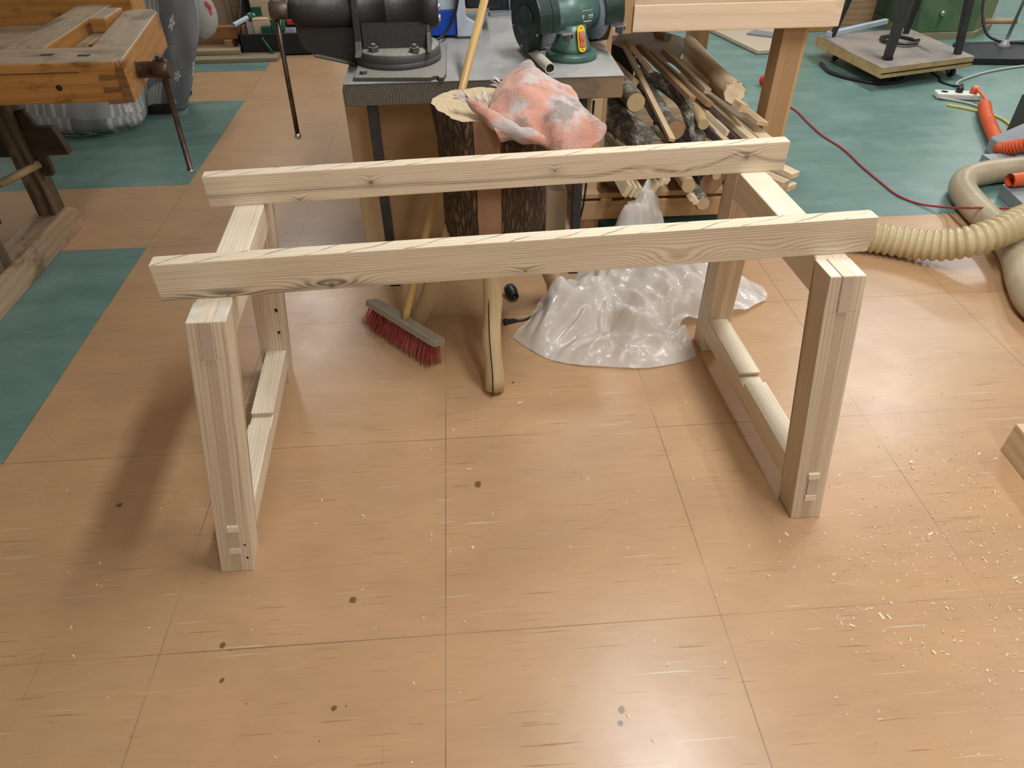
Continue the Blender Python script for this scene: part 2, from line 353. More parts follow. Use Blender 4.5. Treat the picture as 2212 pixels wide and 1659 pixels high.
M['broom_block'] = wood('weathered_block', (0.36, 0.32, 0.245), (0.24, 0.20, 0.145), freq=60, amp=1.5, lines=0.3, fine=0.35, stain=((0.16, 0.14, 0.10), 0.6, 0.6))
M['plywood_top'] = plain('dirty_plywood', (0.30, 0.245, 0.20), 0.6, 0, (0.22, 0.20, 0.185), 5)
M['plywood_edge'] = plain('plywood_edge', (0.56, 0.38, 0.17), 0.6, 0, (0.45, 0.29, 0.12), 12)
M['mdf'] = plain('pale_panel', (0.56, 0.46, 0.34), 0.6)
M['steel_dark'] = plain('dark_steel', (0.035, 0.034, 0.036), 0.5, 0.3, (0.05, 0.048, 0.05), 20)
def dusty_iron(name, base, dust, lo, hi, bs):
    t = NT(name); ge = t.n('ShaderNodeNewGeometry'); nz = t.sep(ge.outputs['Normal'])[2]
    nn = t.noise(t.coord(rnd=3.0), 26, 4, 0.6)
    k = t.step(t.math('ADD', nz, t.math('MULTIPLY', t.math('SUBTRACT', nn, 0.5), 0.5)), lo, hi)
    t.bump(t.noise(t.coord(rnd=3.0), bs, 3), 0.35, 0.004)
    return t.fin(t.mix(t.math('MULTIPLY', k, 0.9), base, dust), 0.55, 0.2)
M['cast_iron'] = dusty_iron('cast_iron_with_dust', (0.030, 0.029, 0.028), (0.19, 0.18, 0.155), 0.35, 1.0, 90)
M['cast_dusty'] = dusty_iron('cast_base_with_dust', (0.075, 0.075, 0.072), (0.40, 0.38, 0.33), 0.55, 0.95, 120)
_unused = ('dusty_cast_iron')
M['spindle'] = plain('rusty_iron', (0.10, 0.07, 0.055), 0.45, 0.6, (0.16, 0.12, 0.09), 40, 0.3, 160)
M['bar_steel'] = plain('brown_steel_bar', (0.16, 0.13, 0.105), 0.35, 0.8, (0.09, 0.07, 0.055), 25)
M['bright_steel'] = plain('bright_steel', (0.55, 0.56, 0.58), 0.28, 0.9)
M['old_iron'] = plain('old_dark_iron', (0.07, 0.045, 0.035), 0.4, 0.6, (0.12, 0.08, 0.06), 30, 0.2, 90)
M['bench_sheet'] = plain('dusty_sheet_top', (0.45, 0.445, 0.42), 0.55, 0.15, (0.34, 0.34, 0.33), 6)
M['green_paint'] = plain('green_hammer_paint', (0.06, 0.125, 0.105), 0.38, 0.1, (0.09, 0.17, 0.145), 9)
M['green_dark'] = plain('dark_green_guard', (0.006, 0.022, 0.018), 0.4, 0.05, (0.010, 0.030, 0.025), 12)
M['green_clamp'] = plain('clamp_green', (0.012, 0.09, 0.06), 0.4)
M['yellow'] = plain('yellow_plate', (0.80, 0.52, 0.02), 0.4)
M['red_switch'] = plain('red_rocker', (0.42, 0.07, 0.025), 0.35, 0, (0.55, 0.30, 0.24), 30)
M['pale_print'] = plain('pale_print', (0.62, 0.70, 0.66), 0.6)
M['wheel'] = plain('grinding_wheel', (0.30, 0.33, 0.42), 0.8, 0, (0.24, 0.26, 0.33), 60)
M['pvc'] = plain('ivory_pipe', (0.62, 0.58, 0.47), 0.4)
M['black_plastic'] = plain('black_plastic', (0.012, 0.013, 0.016), 0.4)
M['black_dull'] = plain('black_bin', (0.008, 0.009, 0.012), 0.6)
M['blue_plastic'] = plain('blue_plastic', (0.004, 0.06, 0.42), 0.35)
M['light_grey'] = plain('light_grey_plastic', (0.46, 0.52, 0.60), 0.4)
M['grey_paint'] = plain('grey_machine_paint', (0.235, 0.25, 0.27), 0.45, 0.1, (0.28, 0.295, 0.31), 5)
M['olive'] = plain('green_machine_paint', (0.075, 0.145, 0.07), 0.45, 0, (0.11, 0.18, 0.09), 6)
M['olive_pale'] = plain('olive_side', (0.19, 0.21, 0.085), 0.5)
M['white_plastic'] = plain('white_plastic', (0.72, 0.72, 0.66), 0.4)
M['orange'] = plain('orange_cable', (0.72, 0.13, 0.035), 0.4)
M['red'] = plain('red_plastic', (0.70, 0.02, 0.015), 0.35)
M['red_cable'] = plain('red_cable', (0.36, 0.035, 0.04), 0.45)
M['yellow_cable'] = plain('yellow_cable', (0.55, 0.50, 0.10), 0.5)
M['white_cable'] = plain('grey_white_cable', (0.45, 0.44, 0.36), 0.5)
M['grey_plastic'] = plain('grey_sheet', (0.28, 0.275, 0.26), 0.5, 0, (0.36, 0.35, 0.32), 4)
M['cardboard'] = plain('cardboard', (0.42, 0.30, 0.19), 0.8)
M['wall'] = plain('white_wall', (0.70, 0.68, 0.63), 0.8)
M['ceiling'] = plain('ceiling_paint', (0.78, 0.77, 0.73), 0.8)
M['bristle'] = plain('red_bristle', (0.40, 0.065, 0.05), 0.5, 0, (0.50, 0.12, 0.095), 14)
M['thread'] = plain('fringe_thread', (0.68, 0.62, 0.56), 0.9)
M['pink'] = plain('pink_foam', (0.50, 0.16, 0.19), 0.8)
def bark(name, a, b, lichen=None, bump=1.0, stretch=(1, 1, 0.25), sc=22):
    t = NT(name); o = t.coord(scale=stretch, rnd=2.0)
    vo = t.n('ShaderNodeTexVoronoi', feature='DISTANCE_TO_EDGE'); vo.inputs['Scale'].default_value = sc
    dn = t.n('ShaderNodeVectorMath', operation='ADD'); nz = t.n('ShaderNodeTexNoise'); t.l(o, nz.inputs['Vector']); nz.inputs['Scale'].default_value = 12
    mm = t.n('ShaderNodeVectorMath', operation='SCALE'); t.l(nz.outputs['Color'], mm.inputs[0]); mm.inputs['Scale'].default_value = 0.06
    t.l(o, dn.inputs[0]); t.l(mm.outputs[0], dn.inputs[1]); t.l(dn.outputs[0], vo.inputs['Vector'])
    h = t.step(vo.outputs['Distance'], 0.0, 0.3)
    k = t.math('MULTIPLY', h, t.math('MULTIPLY_ADD', t.noise(o, 60, 3), 0.8, 0.3), clamp=True)
    col = t.mix(k, b, a)
    if lichen: col = t.mix(t.math('MULTIPLY', t.step(t.noise(t.coord(rnd=2.0), 16, 5, 0.7), 0.48, 0.62), lichen[1]), col, lichen[0])
    t.bump(k, bump, 0.012); return t.fin(col, 0.85)
M['bark_dark'] = bark('rough_bark', (0.185, 0.115, 0.06), (0.045, 0.027, 0.015), ((0.26, 0.17, 0.05), 0.12), 1.0, (1, 1, .3), sc=75)
M['bark_grey'] = bark('grey_bark', (0.22, 0.185, 0.145), (0.10, 0.08, 0.06), ((0.42, 0.39, 0.31), 0.7), 0.4, (0.4, 1, 1), 20)
M['bark_lichen'] = bark('lichen_bark', (0.21, 0.185, 0.15), (0.10, 0.085, 0.068), ((0.46, 0.44, 0.36), 0.7), 0.5, (0.5, 1, 1), 45)
def endgrain(name, a, b, rim, freq=1.0):
    """round cut end: rings about the local X axis for logs (o = along X)"""
    t = NT(name); o = t.coord(); x, y, z = t.sep(o)
    r = t.math('SQRT', t.math('ADD', t.math('MULTIPLY', y, y), t.math('MULTIPLY', z, z)))
    f = t.math('MULTIPLY', t.math('ADD', r, t.math('MULTIPLY', t.noise(t.coord(scale=(1, 1, 1), rnd=3), 30, 3), 0.012)), 900 * freq)
    k = t.math('MULTIPLY_ADD', t.math('SINE', f), 0.2, 0.4)
    k = t.math('ADD', k, t.math('MULTIPLY', t.noise(t.coord(rnd=3), 40, 4), 0.5), clamp=True)
    return t.fin(t.mix(k, a, b), 0.75)
M['log_end'] = endgrain('pale_log_end', (0.56, 0.41, 0.23), (0.40, 0.28, 0.145), None)
M['log_end_red'] = endgrain('reddish_log_end', (0.40, 0.25, 0.145), (0.29, 0.17, 0.095), None)
def stump_top_mat():
    t = NT('stump_cut_top'); o = t.coord(); x, y, z = t.sep(o)
    r = t.math('SQRT', t.math('ADD', t.math('MULTIPLY', x, x), t.math('MULTIPLY', y, y)))
    f = t.math('MULTIPLY', t.math('ADD', r, t.math('MULTIPLY', t.noise(o, 9, 3), 0.03)), 420)
    k = t.math('MULTIPLY_ADD', t.math('SINE', f), 0.12, 0.3)
    k = t.math('ADD', k, t.math('MULTIPLY', t.noise(o, 30, 4), 0.4), clamp=True)
    col = t.mix(k, (0.68, 0.55, 0.36), (0.47, 0.34, 0.19))
    ht = t.math('SUBTRACT', 1.0, t.step(t.math('ADD', r, t.math('MULTIPLY', t.noise(o, 14, 3), 0.05)), 0.04, 0.10))
    col = t.mix(t.math('MULTIPLY', ht, 0.45), col, (0.24, 0.21, 0.17))
    an = t.math('ARCTAN2', y, x)
    ck = t.math('ABSOLUTE', t.math('SUBTRACT', t.math('FRACT', t.math('MULTIPLY', an, 3.2)), 0.5))
    ck = t.math('MULTIPLY', t.math('SUBTRACT', 1.0, t.step(ck, 0.01, 0.03)), t.step(t.noise(o, 9, 2), 0.5, 0.6))
    col = t.mix(t.math('MULTIPLY', ck, 0.5), col, (0.10, 0.07, 0.04))
    return t.fin(col, 0.8)
M['stump_top'] = stump_top_mat()
def towel_mat():
    t = NT('terry_cloth'); o = t.coord()
    a = t.step(t.noise(t.coord(scale=(1, 1, 1.3)), 8.0, 3, 0.55), 0.42, 0.58)
    col = t.mix(a, (0.72, 0.335, 0.235), (0.66, 0.56, 0.52))
    s_ = t.step(t.noise(t.coord(loc=(4.1, 2.2, 0.7)), 10.0, 4, 0.65), 0.50, 0.66)
    col = t.mix(t.math('MULTIPLY', s_, 0.7), col, (0.17, 0.15, 0.14))
    col = t.mix(t.math('MULTIPLY', t.noise(o, 260, 2), 0.25), col, (0.35, 0.2, 0.16))
    t.bump(t.noise(o, 330, 2, 0.6), 0.9, 0.006); t.b.inputs['Sheen Weight'].default_value = 0.3
    return t.fin(col, 0.95)
M['towel'] = towel_mat()
def film_mat():
    t = NT('milky_plastic_film')
    b = t.b; b.inputs['Base Color'].default_value = (0.88, 0.86, 0.82, 1); b.inputs['Roughness'].default_value = 0.13
    b.inputs['Specular IOR Level'].default_value = 0.75
    tl = t.n('ShaderNodeBsdfTranslucent'); tl.inputs[0].default_value = (0.92, 0.89, 0.83, 1)
    tr = t.n('ShaderNodeBsdfTransparent'); tr.inputs[0].default_value = (0.93, 0.92, 0.9, 1)
    m1 = t.n('ShaderNodeMixShader'); m1.inputs[0].default_value = 0.24; t.l(b.outputs[0], m1.inputs[1]); t.l(tl.outputs[0], m1.inputs[2])
    m2 = t.n('ShaderNodeMixShader'); f = t.math('MULTIPLY_ADD', t.noise(t.coord(), 9, 3), 0.55, 0.08); t.l(f, m2.inputs[0])
    t.l(m1.outputs[0], m2.inputs[1]); t.l(tr.outputs[0], m2.inputs[2]); t.l(m2.outputs[0], t.out.inputs[0])
    t.bump(t.noise(t.coord(scale=(1, 1, 1)), 30, 4, 0.6, 1.5), 0.25, 0.008)
    return t.m
M['film'] = film_mat()
def hose_mat(nm, ca, cb):
    t = NT(nm); b = t.b
    col = t.mix(t.step(t.noise(t.coord(), 6, 3), 0.4, 0.65), ca, cb)
    b.inputs['Subsurface Weight'].default_value = 0.0
    return t.fin(col, 0.32)
M['hose'] = hose_mat('ivory_ribbed_hose', (0.58, 0.475, 0.275), (0.49, 0.39, 0.205)); M['hose2'] = hose_mat('greyer_ribbed_hose', (0.47, 0.40, 0.275), (0.41, 0.34, 0.225))
def patch_mat():
    t = NT('patchwork_fabric'); uv = t.coord('UV', (1, 1, 1)); x, y, z = t.sep(uv)
    su, sv = 9.0, 4.0
    cb = t.n('ShaderNodeCombineXYZ'); t.l(t.math('FLOOR', t.math('MULTIPLY', x, su)), cb.inputs[0]); t.l(t.math('FLOOR', t.math('MULTIPLY', y, sv)), cb.inputs[1])
    wn = t.n('ShaderNodeTexWhiteNoise', noise_dimensions='2D'); t.l(cb.outputs[0], wn.inputs['Vector']); r = wn.outputs[0]
    col = t.mix(t.step(r, 0.2, 0.9), (0.17, 0.185, 0.20), (0.33, 0.34, 0.33))
    st = t.math('GREATER_THAN', t.math('SINE', t.math('MULTIPLY', t.math('ADD', x, t.math('MULTIPLY', r, 0.3)), 260)), 0.4)
    st = t.math('MULTIPLY', st, t.math('GREATER_THAN', r, 0.62))
    col = t.mix(t.math('MULTIPLY', st, 0.6), col, (0.58, 0.58, 0.54))
    # white five-petal flowers
    vo = t.n('ShaderNodeTexVoronoi'); mp = t.coord('UV', (8.0, 4.2, 1)); t.l(mp, vo.inputs['Vector']); vo.inputs['Scale'].default_value = 1.0; vo.inputs['Randomness'].default_value = 0.6
    df = t.n('ShaderNodeVectorMath', operation='SUBTRACT'); t.l(mp, df.inputs[0]); t.l(vo.outputs['Position'], df.inputs[1])
    dx, dy, dz = t.sep(df.outputs[0])
    rr = t.math('SQRT', t.math('ADD', t.math('MULTIPLY', dx, dx), t.math('MULTIPLY', dy, dy)))
    an = t.math('ARCTAN2', dy, dx)
    lim = t.math('MULTIPLY_ADD', t.math('ABSOLUTE', t.math('COSINE', t.math('MULTIPLY', an, 2.5))), 0.12, 0.05)
    fl = t.math('MULTIPLY', t.math('LESS_THAN', rr, lim), t.math('GREATER_THAN', rr, 0.03))
    fl = t.math('MULTIPLY', fl, t.math('LESS_THAN', t.sep(vo.outputs['Color'])[0], 0.6))
    col = t.mix(t.math('MULTIPLY', fl, 0.9), col, (0.62, 0.63, 0.62))
    return t.fin(col, 0.9)
M['patch'] = patch_mat()

# ---------------------------------------------------------------- the room
fl = MB(); g0x, g0y, P = 0.551, 0.893, 0.655
def is_green(i, j):   # tile column i (right edge of column -4 is x = -1.41), tile row j
    if i < -3: return j in (1, 2, 4, 5, 7) 
    return i >= 0 and j >= 3
xs = [-4.6] + [g0x + P * i for i in range(-7, 10)] + [7.0]
ys = [-2.6] + [g0y + P * j for j in range(-5, 10)] + [7.6]
grid = [[fl.bm.verts.new((x, y, 0)) for y in ys] for x in xs]
for a in range(len(xs) - 1):
    for b in range(len(ys) - 1):
        f = fl.bm.faces.new((grid[a][b], grid[a + 1][b], grid[a + 1][b + 1], grid[a][b + 1]))
        i = math.floor(((xs[a] + xs[a + 1]) / 2 - g0x) / P); j = math.floor(((ys[b] + ys[b + 1]) / 2 - g0y) / P)
        f.material_index = 1 if is_green(i, j) else 0
fo = struct('floor', fl, [M['floor_o'], M['floor_g']])
fo.data.transform(fo.matrix_basis); fo.matrix_basis = Matrix.Identity(4)
struct('ceiling', MB().box(-4.6, 7.0, -2.6, 7.6, 3.1, 3.2), M['ceiling'])
struct('wall_back', MB().box(-4.6, 7.0, 7.6, 7.7, 0, 3.1), M['wall'])
struct('wall_front', MB().box(-4.6, 7.0, -2.7, -2.6, 0, 3.1), M['wall'])
struct('wall_left', MB().box(-4.7, -4.6, -2.6, 7.6, 0, 3.1), M['wall'])
struct('wall_right', MB().box(7.0, 7.1, -2.6, 7.6, 0, 3.1), M['wall'])
# ceiling lamps (out of the frame, they carry the tubes)
for k, (x, y, p, ln) in enumerate(LAMPS):
    t = thing('ceiling_lamp', 'white twin tube fluorescent ceiling fitting', 'lamp', (x, y, 3.1), 'fluorescent ceiling fittings')
    build('housing', MB().box(x - .13, x + .13, y - ln / 2 - .05, y + ln / 2 + .05, 2.99, 3.1).bev(.01), M['white_plastic'], t)
    for s in (-.06, .06): build('tube', MB().cyl((x + s, y - ln / 2, 2.965), (x + s, y + ln / 2, 2.965), .014, seg=12), M['white_plastic'], t)

# ---------------------------------------------------------------- the table frame under construction
M['ash_top'] = plain('pale_end_grain', (0.74, 0.68, 0.58), 0.7, 0, (0.64, 0.58, 0.49), 40)
def leg_frame(root, x0, y0, k, yaw, m, notch, inner, knots=()):
    """splayed end frame: near foot corner (x0, y0), k and m = lean across and along, yaw = drift in x per metre of depth"""
    H, LW, LD, D = 0.697, 0.081, 0.080, 0.831
    def W(u, v, z): return V((x0 + u + yaw * v + k * z, y0 + v, z))
    def place(mb, MM):
        for q in mb.bm.verts: q.co = MM.inverted() @ W(*q.co)
        return mb
    a, b, rz = LW * .33, LW * .66, .086      # the tongue of the rail fills the open mortise
    def leg(v0, mm):
        mb = MB()
        mb.box(0, LW, v0, v0 + LD, 0, H - rz)
        for u0, u1 in ((0, a - .0006), (b + .0006, LW)): mb.box(u0, u1, v0, v0 + LD, H - rz, H)
        bmesh.ops.remove_doubles(mb.bm, verts=mb.bm.verts[:], dist=1e-6)
        mb.bev(.0026, 2)
        mb.bm.normal_update()
        for f in mb.bm.faces:
            if f.normal.z > .95 and f.calc_center_median().z > H - .01: f.material_index = 1
        for q in mb.bm.verts: q.co.y += mm * q.co.z
        zz = V((k + yaw * mm, mm, 1)).normalized(); xx = V((1, 0, -zz.x)).normalized()
        MM = Matrix((zz, xx, zz.cross(xx))).transposed().to_4x4(); MM.translation = W(LW / 2, v0 + LD / 2 + mm * H / 2, H / 2)
        o_ = build('leg', place(mb, MM), [M['ash_lam'], M['ash_top']], root, MM)
        for ku, kv, kz, kr in knots:
            if (kv > .4) == (mm < 0): build('knot', MB().sphere(W(ku, v0 + mm * kz, kz), kr, (.75, .25, 1.2), 12), M['black_dull'], o_)
        return o_
    yv = V((yaw, 1, 0)).normalized(); MR = Matrix((yv, V((-yv.y, yv.x, 0)), V((0, 0, 1)))).transposed().to_4x4()
    def along(name, mb, mat, par):
        MM = MR.copy(); MM.translation = W(LW / 2, D / 2, .4)
        return build(name, place(mb, MM), mat, par, MM)
    leg(0, m); leg(D - LD, -m)
    z0, z1 = H - rz, H + .003
    r = MB().prism([(LD + m * z0 - .004, z0), (D - LD - m * z0 + .004, z0), (D - LD - m * z1 + .003, z1), (LD + m * z1 - .003, z1)], .003, LW - .002, 'x')
    r.bev(.006, 3)
    r2 = MB().prism([(m * z0 - .0015, z0), (LD + m * z0 + .01, z0), (LD + m * H + .01, H + .0015), (m * H - .0015, H + .0015)], a, b, 'x')
    r2.prism([(D - LD - m * z0 - .01, z0), (D - m * z0 + .0015, z0), (D - m * H + .0015, H + .0015), (D - LD - m * H - .01, H + .0015)], a, b, 'x')
    me = bpy.data.meshes.new('tmp'); r2.bm.to_mesh(me); r.bm.from_mesh(me); bpy.data.meshes.remove(me)
    top = along('top_rail', r, M['ash'], root)
    e = MB().prism([(m * z0 - .0035, z0 + .001), (m * z0 - .001, z0 + .001), (m * H - .001, H + .0005), (m * H - .0035, H + .0005)], a + .001, b - .001, 'x')
    along('tongue_end', e, M['ash_end'], top)['label'] = 'end grain of the rail tongue let into the leg'
    # low rail flush with the inner side of the legs, with a dovetail housing cut across its middle
    n0, n1 = notch; zt, zn, zb = .150, .132, .068; u0, u1 = (.018, LW - .0005) if inner > 0 else (.0005, LW - .012)
    lo = MB()
    lo.prism([(LD + m * zb - .003, zb), (D - LD - m * zb + .003, zb), (D - LD - m * zt + .003, zt), (n1 - .004, zt), (n1 + .006, zn), (n0 - .008, zn), (n0 + .004, zt - .004), (LD + m * zt - .003, zt - .004)], u0, u1, 'x'); lo.bev(.0018, 1, .5)
    low = along('low_rail', lo, M['ash'], root)
    t0, t1 = LW * .36, LW * .68
    along('tenon', MB().prism([(m * .085 - .005, .085), (LD, .085), (LD, .139), (m * .139 - .005, .139)], t0, t1, 'x'), M['ash_end'], low)
    for za, zz in ((.1397, .155), (.068, .0843)):
        w_ = MB().prism([(m * za - .0075, za), (LD, za), (LD, zz), (m * zz - .0075, zz)], t0 - (.003 if inner < 0 else 0), t1, 'x')
        along('wedge', w_, M['ash'], low)['label'] = 'thin pale wedge driven beside the tenon'
    return root
t = thing('trestle_frame', 'pale ash leg frame on the left, carrying the left ends of the two long rails', 'table frame', (-.63, 1.45, 0), 'ash leg frames of the unfinished table')
leg_frame(t, -.672, 1.110, .140, -.047, .133, (.388, .436), 1, ((.066, .9, .318, .0065), (.066, .9, .228, .006), (.066, 0, .088, .0035), (.069, 0, .045, .004)))
t = thing('trestle_frame', 'pale ash leg frame on the right, nearest the milky plastic sheet', 'table frame', (.86, 1.5, 0), 'ash leg frames of the unfinished table')
leg_frame(t, .826, 1.164, -.063, -.045, .142, (.398, .446), -1)
# two long rails lying on the frames
def long_rail(p0, p1, h, label, mat):
    o = board('table_rail', p0, p1, .038, h, mat, None, bev=.0018); return tag(o, label, 'table rail', 'long ash rails lying on the leg frames')
ZR = .7005
long_rail((-.648, 1.3025, ZR + .0425), (.902, 1.3775, ZR + .0425), .085, 'long ash rail nearest the camera, with a dark knot low at its left end', M['ash_front'])
long_rail((-.660, 1.7425, ZR + .0405), (.880, 1.836, ZR + .0405), .081, 'long ash rail lying behind, a swirling dark knot at its right end', M['ash_back'])

# ---------------------------------------------------------------- chopping stump on three peeled legs
t = thing('stump_stool', 'bark-covered chopping stump standing on three peeled branch legs', 'stump', (.08, 2.08, 0))
cx, cy = .078, 2.085
bm = bmesh.new(); rings = []
NS = 72
for iz, z in enumerate([.425, .43] + [.43 + .385 * i / 16 for i in range(1, 17)] + [.822]):
    rg = []
    for k in range(NS):
        a = 2 * math.pi * k / NS
        r = .151 + .010 * math.cos(2 * a + .5) + .008 * math.sin(3 * a + 1) + .010 * max(0, (z - .6) / .2) * (1 if math.cos(a) < 0 else .4)
        bare = abs(((a + math.pi / 2 + .12) + math.pi) % (2 * math.pi) - math.pi) < .30   # strip where the bark has come off, facing the camera
        rough = .011 * mnoise.noise(V((math.cos(a) * 3.6, math.sin(a) * 3.6, z * 3))) + .006 * mnoise.noise(V((math.cos(a) * 14, math.sin(a) * 14, z * 9)))
        r += -.011 if bare else rough
        if iz in (0,): r -= .015
        zz = z + (.006 * mnoise.noise(V((math.cos(a), math.sin(a), 3))) if z > .8 else 0)
        rg.append(bm.verts.new((cx + r * math.cos(a), cy + r * math.sin(a), zz)))
    rings.append(rg)
for i in range(len(rings) - 1):
    for k in range(NS):
        a = 2 * math.pi * (k + .5) / NS
        f = bm.faces.new((rings[i][k], rings[i][(k + 1) % NS], rings[i + 1][(k + 1) % NS], rings[i + 1][k])); f.smooth = True
        if abs(((a + math.pi / 2 + .12) + math.pi) % (2 * math.pi) - math.pi) < .27: f.material_index = 1
bm.faces.new(list(reversed(rings[0]))).material_index = 1
M['stump_bare'] = wood('bare_stump_wood', (0.34, 0.20, 0.115), (0.21, 0.115, 0.06), freq=1, amp=.1, lines=.1, fine=.3, patch=.7)
log = build('trunk', bm, [M['bark_dark'], M['stump_bare']], t)
bm = bmesh.new(); cverts = []
top = [bm.verts.new((cx + (v.x - cx) * .985, cy + (v.y - cy) * .985, v.z)) for v in [log.matrix_basis @ w_.co for w_ in log.data.vertices[-NS:]]]
cut = MB(); cut.bm.free(); cut.bm = bm
low_ = [bm.verts.new((v.co.x, v.co.y, .805)) for v in top]
bm.faces.new(top)
for k in range(NS): bm.faces.new((low_[k], low_[(k + 1) % NS], top[(k + 1) % NS], top[k]))
bm.faces.new(list(reversed(low_)))
build('cut_top', bm, M['stump_top'], t)['label'] = 'pale sawn top of the stump with cracks'
def stump_leg(foot, head, r0, r1):
    foot, head = V(foot), V(head); pts = []
    n = 14
    for i in range(n + 1):
        p = foot.lerp(head, i / n); pts.append(p + V((.004 * math.sin(i * .9 + foot.x * 9), .003 * math.cos(i * .7), 0)))
    rr = [r0 + (r1 - r0) * i / n + .0015 * math.sin(i * 1.7) for i in range(n + 1)]
    MM, L = frame(foot, head, (0, 1, 0))
    mb = MB().tube(pts, rr, 18)
    for v in mb.bm.verts:
        if v.co.z < .02: v.co.z = max(v.co.z, 0.0)
    bmesh.ops.transform(mb.bm, matrix=MM.inverted(), verts=mb.bm.verts[:])
    return build('leg', mb, M['peeled'], t, MM)
l1 = stump_leg((.054, 1.755, .006), (.066, 1.985, .47), .031, .029)
l2 = stump_leg((-.21, 2.16, .006), (-.03, 2.10, .46), .030, .033)
l3 = stump_leg((.345, 2.295, .006), (.17, 2.15, .46), .030, .030)
M['crack'] = plain('dark_crack', (.03, .02, .012), .9)
cr = MB().tube(spline([(.0500, 1.7235, .012), (.051, 1.742, .09), (.047, 1.792, .20), (.050, 1.85, .30)], 6), [.0022] * 18 + [.001], 6)
build('crack', cr, M['crack'], l1)['label'] = 'long dark drying crack down the front of the leg'

# terry towel thrown over the stump
TOWEL = [[(0.13, 2.22, 0.84), (0.173, 2.235, 0.875), (0.208, 2.235, 0.893), (0.239, 2.215, 0.868), (0.275, 2.19, 0.852), (0.315, 2.14, 0.844), (0.330, 2.09, 0.838)],
 [(0.107, 2.12, 0.856), (0.152, 2.1, 0.888), (0.198, 2.1, 0.899), (0.243, 2.08, 0.882), (0.284, 2.06, 0.868), (0.317, 2.03, 0.850), (0.338, 2.0, 0.820)],
 [(0.084, 2.04, 0.846), (0.131, 2.0, 0.874), (0.18, 1.97, 0.888), (0.23, 1.96, 0.868), (0.274, 1.95, 0.864), (0.313, 1.95, 0.836), (0.366, 1.95, 0.815)],
 [(0.072, 1.98, 0.836), (0.121, 1.95, 0.840), (0.17, 1.93, 0.856), (0.219, 1.91, 0.842), (0.262, 1.90, 0.846), (0.316, 1.92, 0.812), (0.401, 1.95, 0.798)],
 [(0.078, 1.91, 0.826), (0.124, 1.90, 0.826), (0.168, 1.885, 0.830), (0.211, 1.885, 0.804), (0.253, 1.855, 0.815), (0.303, 1.895, 0.774), (0.385, 1.93, 0.772)],
 [(0.092, 1.885, 0.800), (0.129, 1.88, 0.798), (0.173, 1.875, 0.796), (0.21, 1.865, 0.780), (0.253, 1.845, 0.764), (0.301, 1.875, 0.748), (0.348, 1.90, 0.744)],
 [(0.100, 1.888, 0.786), (0.132, 1.884, 0.786), (0.173, 1.885, 0.784), (0.212, 1.885, 0.770), (0.256, 1.862, 0.752), (0.299, 1.89, 0.742), (0.338, 1.91, 0.742)]]
bm = sheet(TOWEL, 7)
for v in bm.verts:
    p = v.co; q = p.copy(); u_ = (q.x * .8 - q.z * 1.2 + .03 * mnoise.noise(q * 9)) * 15
    p.z += .012 * mnoise.noise(q * 17) + .004 * mnoise.noise(q * 45) + .008 * (abs(math.sin(u_)) - .6); p.y += .010 * mnoise.noise(q * 14 + V((5, 1, 2))) - .006 * abs(math.sin(u_))
tw = thing('towel', 'stained peach terry towel thrown over the right half of the stump', 'towel', (.2, 2.0, .82))
build('cloth', bm, M['towel'], tw, solid=.007, sub=1)
roll = [(0.016, 2.0, 0.860), (0.034, 1.98, 0.850), (0.058, 1.95, 0.838), (0.085, 1.92, 0.828), (0.118, 1.9, 0.816), (0.154, 1.885, 0.804), (0.190, 1.872, 0.796), (.225, 1.868, .782)]
mb = MB().tube(spline(roll, 6), [.008 + .015 * min(1, i / 18) * (1 if i < 32 else max(.25, 1 - (i - 32) / 11)) for i in range(43)], 18)
for v in mb.bm.verts: v.co += V((0, .006 * mnoise.noise(v.co * 30), .008 * mnoise.noise(v.co * 34 + V((3, 0, 0)))))
build('twisted_corner', mb, M['towel'], tw, sub=1)
for base, tipc, n in (((.016, 2.0, .862), (-.004, 2.03, .868), 16), ((.06, 1.985, .858), (.048, 2.02, .872), 14), ((.115, 2.14, .855), (.098, 2.15, .862), 8)):
    fr = MB()
    for i in range(n):
        d = V((random.uniform(-.014, .014), random.uniform(-.012, .012), random.uniform(-.008, .008)))
        b_ = V(base) + d * .9; e_ = V(tipc) + d * 1.6
        fr.tube([b_, b_.lerp(e_, .5) + V((0, 0, .003)), e_], [.0016, .0014, .0006], 5)
    build('fringe', fr, M['thread'], tw)['label'] = 'frayed whitish threads at the towel edge'

# ---------------------------------------------------------------- street broom
t = thing('broom', 'broom with red plastic bristles leaning against the grimy vice bench', 'broom', (-.24, 2.05, 0))
a_, b_ = V((-.372, 2.205, .083)), V((-.118, 1.925, .083)); MM, L = frame(a_, b_, (.23, .26, .93))
mb = MB().prism([(-L / 2, -.026), (-L / 2 + .02, -.030), (L / 2 - .02, -.030), (L / 2, -.026), (L / 2, .022), (L / 2 - .02, .028), (.05, .030), (-.05, .030), (-L / 2 + .02, .028), (-L / 2, .022)], -.010, .012, 'z').bev(.003, 2, .8)
build('head', mb, M['broom_block'], t, MM)
mb = MB()
for i in range(26):
    for j in range(4):
        u = -L / 2 + .02 + (L - .04) * i / 25 + random.uniform(-.002, .002); v_ = -.018 + .012 * j
        for q in range(9):
            ang = random.uniform(-.16, .16) + (i - 12.5) * .009; an2 = random.uniform(-.12, .12) + (j - 1.5) * .05
            ln = random.uniform(.070, .080); p0 = V((u + random.uniform(-.002, .002), v_ + random.uniform(-.002, .002), -.008))
            p1 = p0 + V((math.sin(ang) * ln, math.sin(an2) * ln, -ln))
            mb.tube([p0, p0.lerp(p1, .55) + V((0, 0, 0)), p1], [.0011, .0011, .0009], 3, cap=False)
br = build('bristles', mb, M['bristle'], t, MM.copy()); br['kind'] = 'stuff'
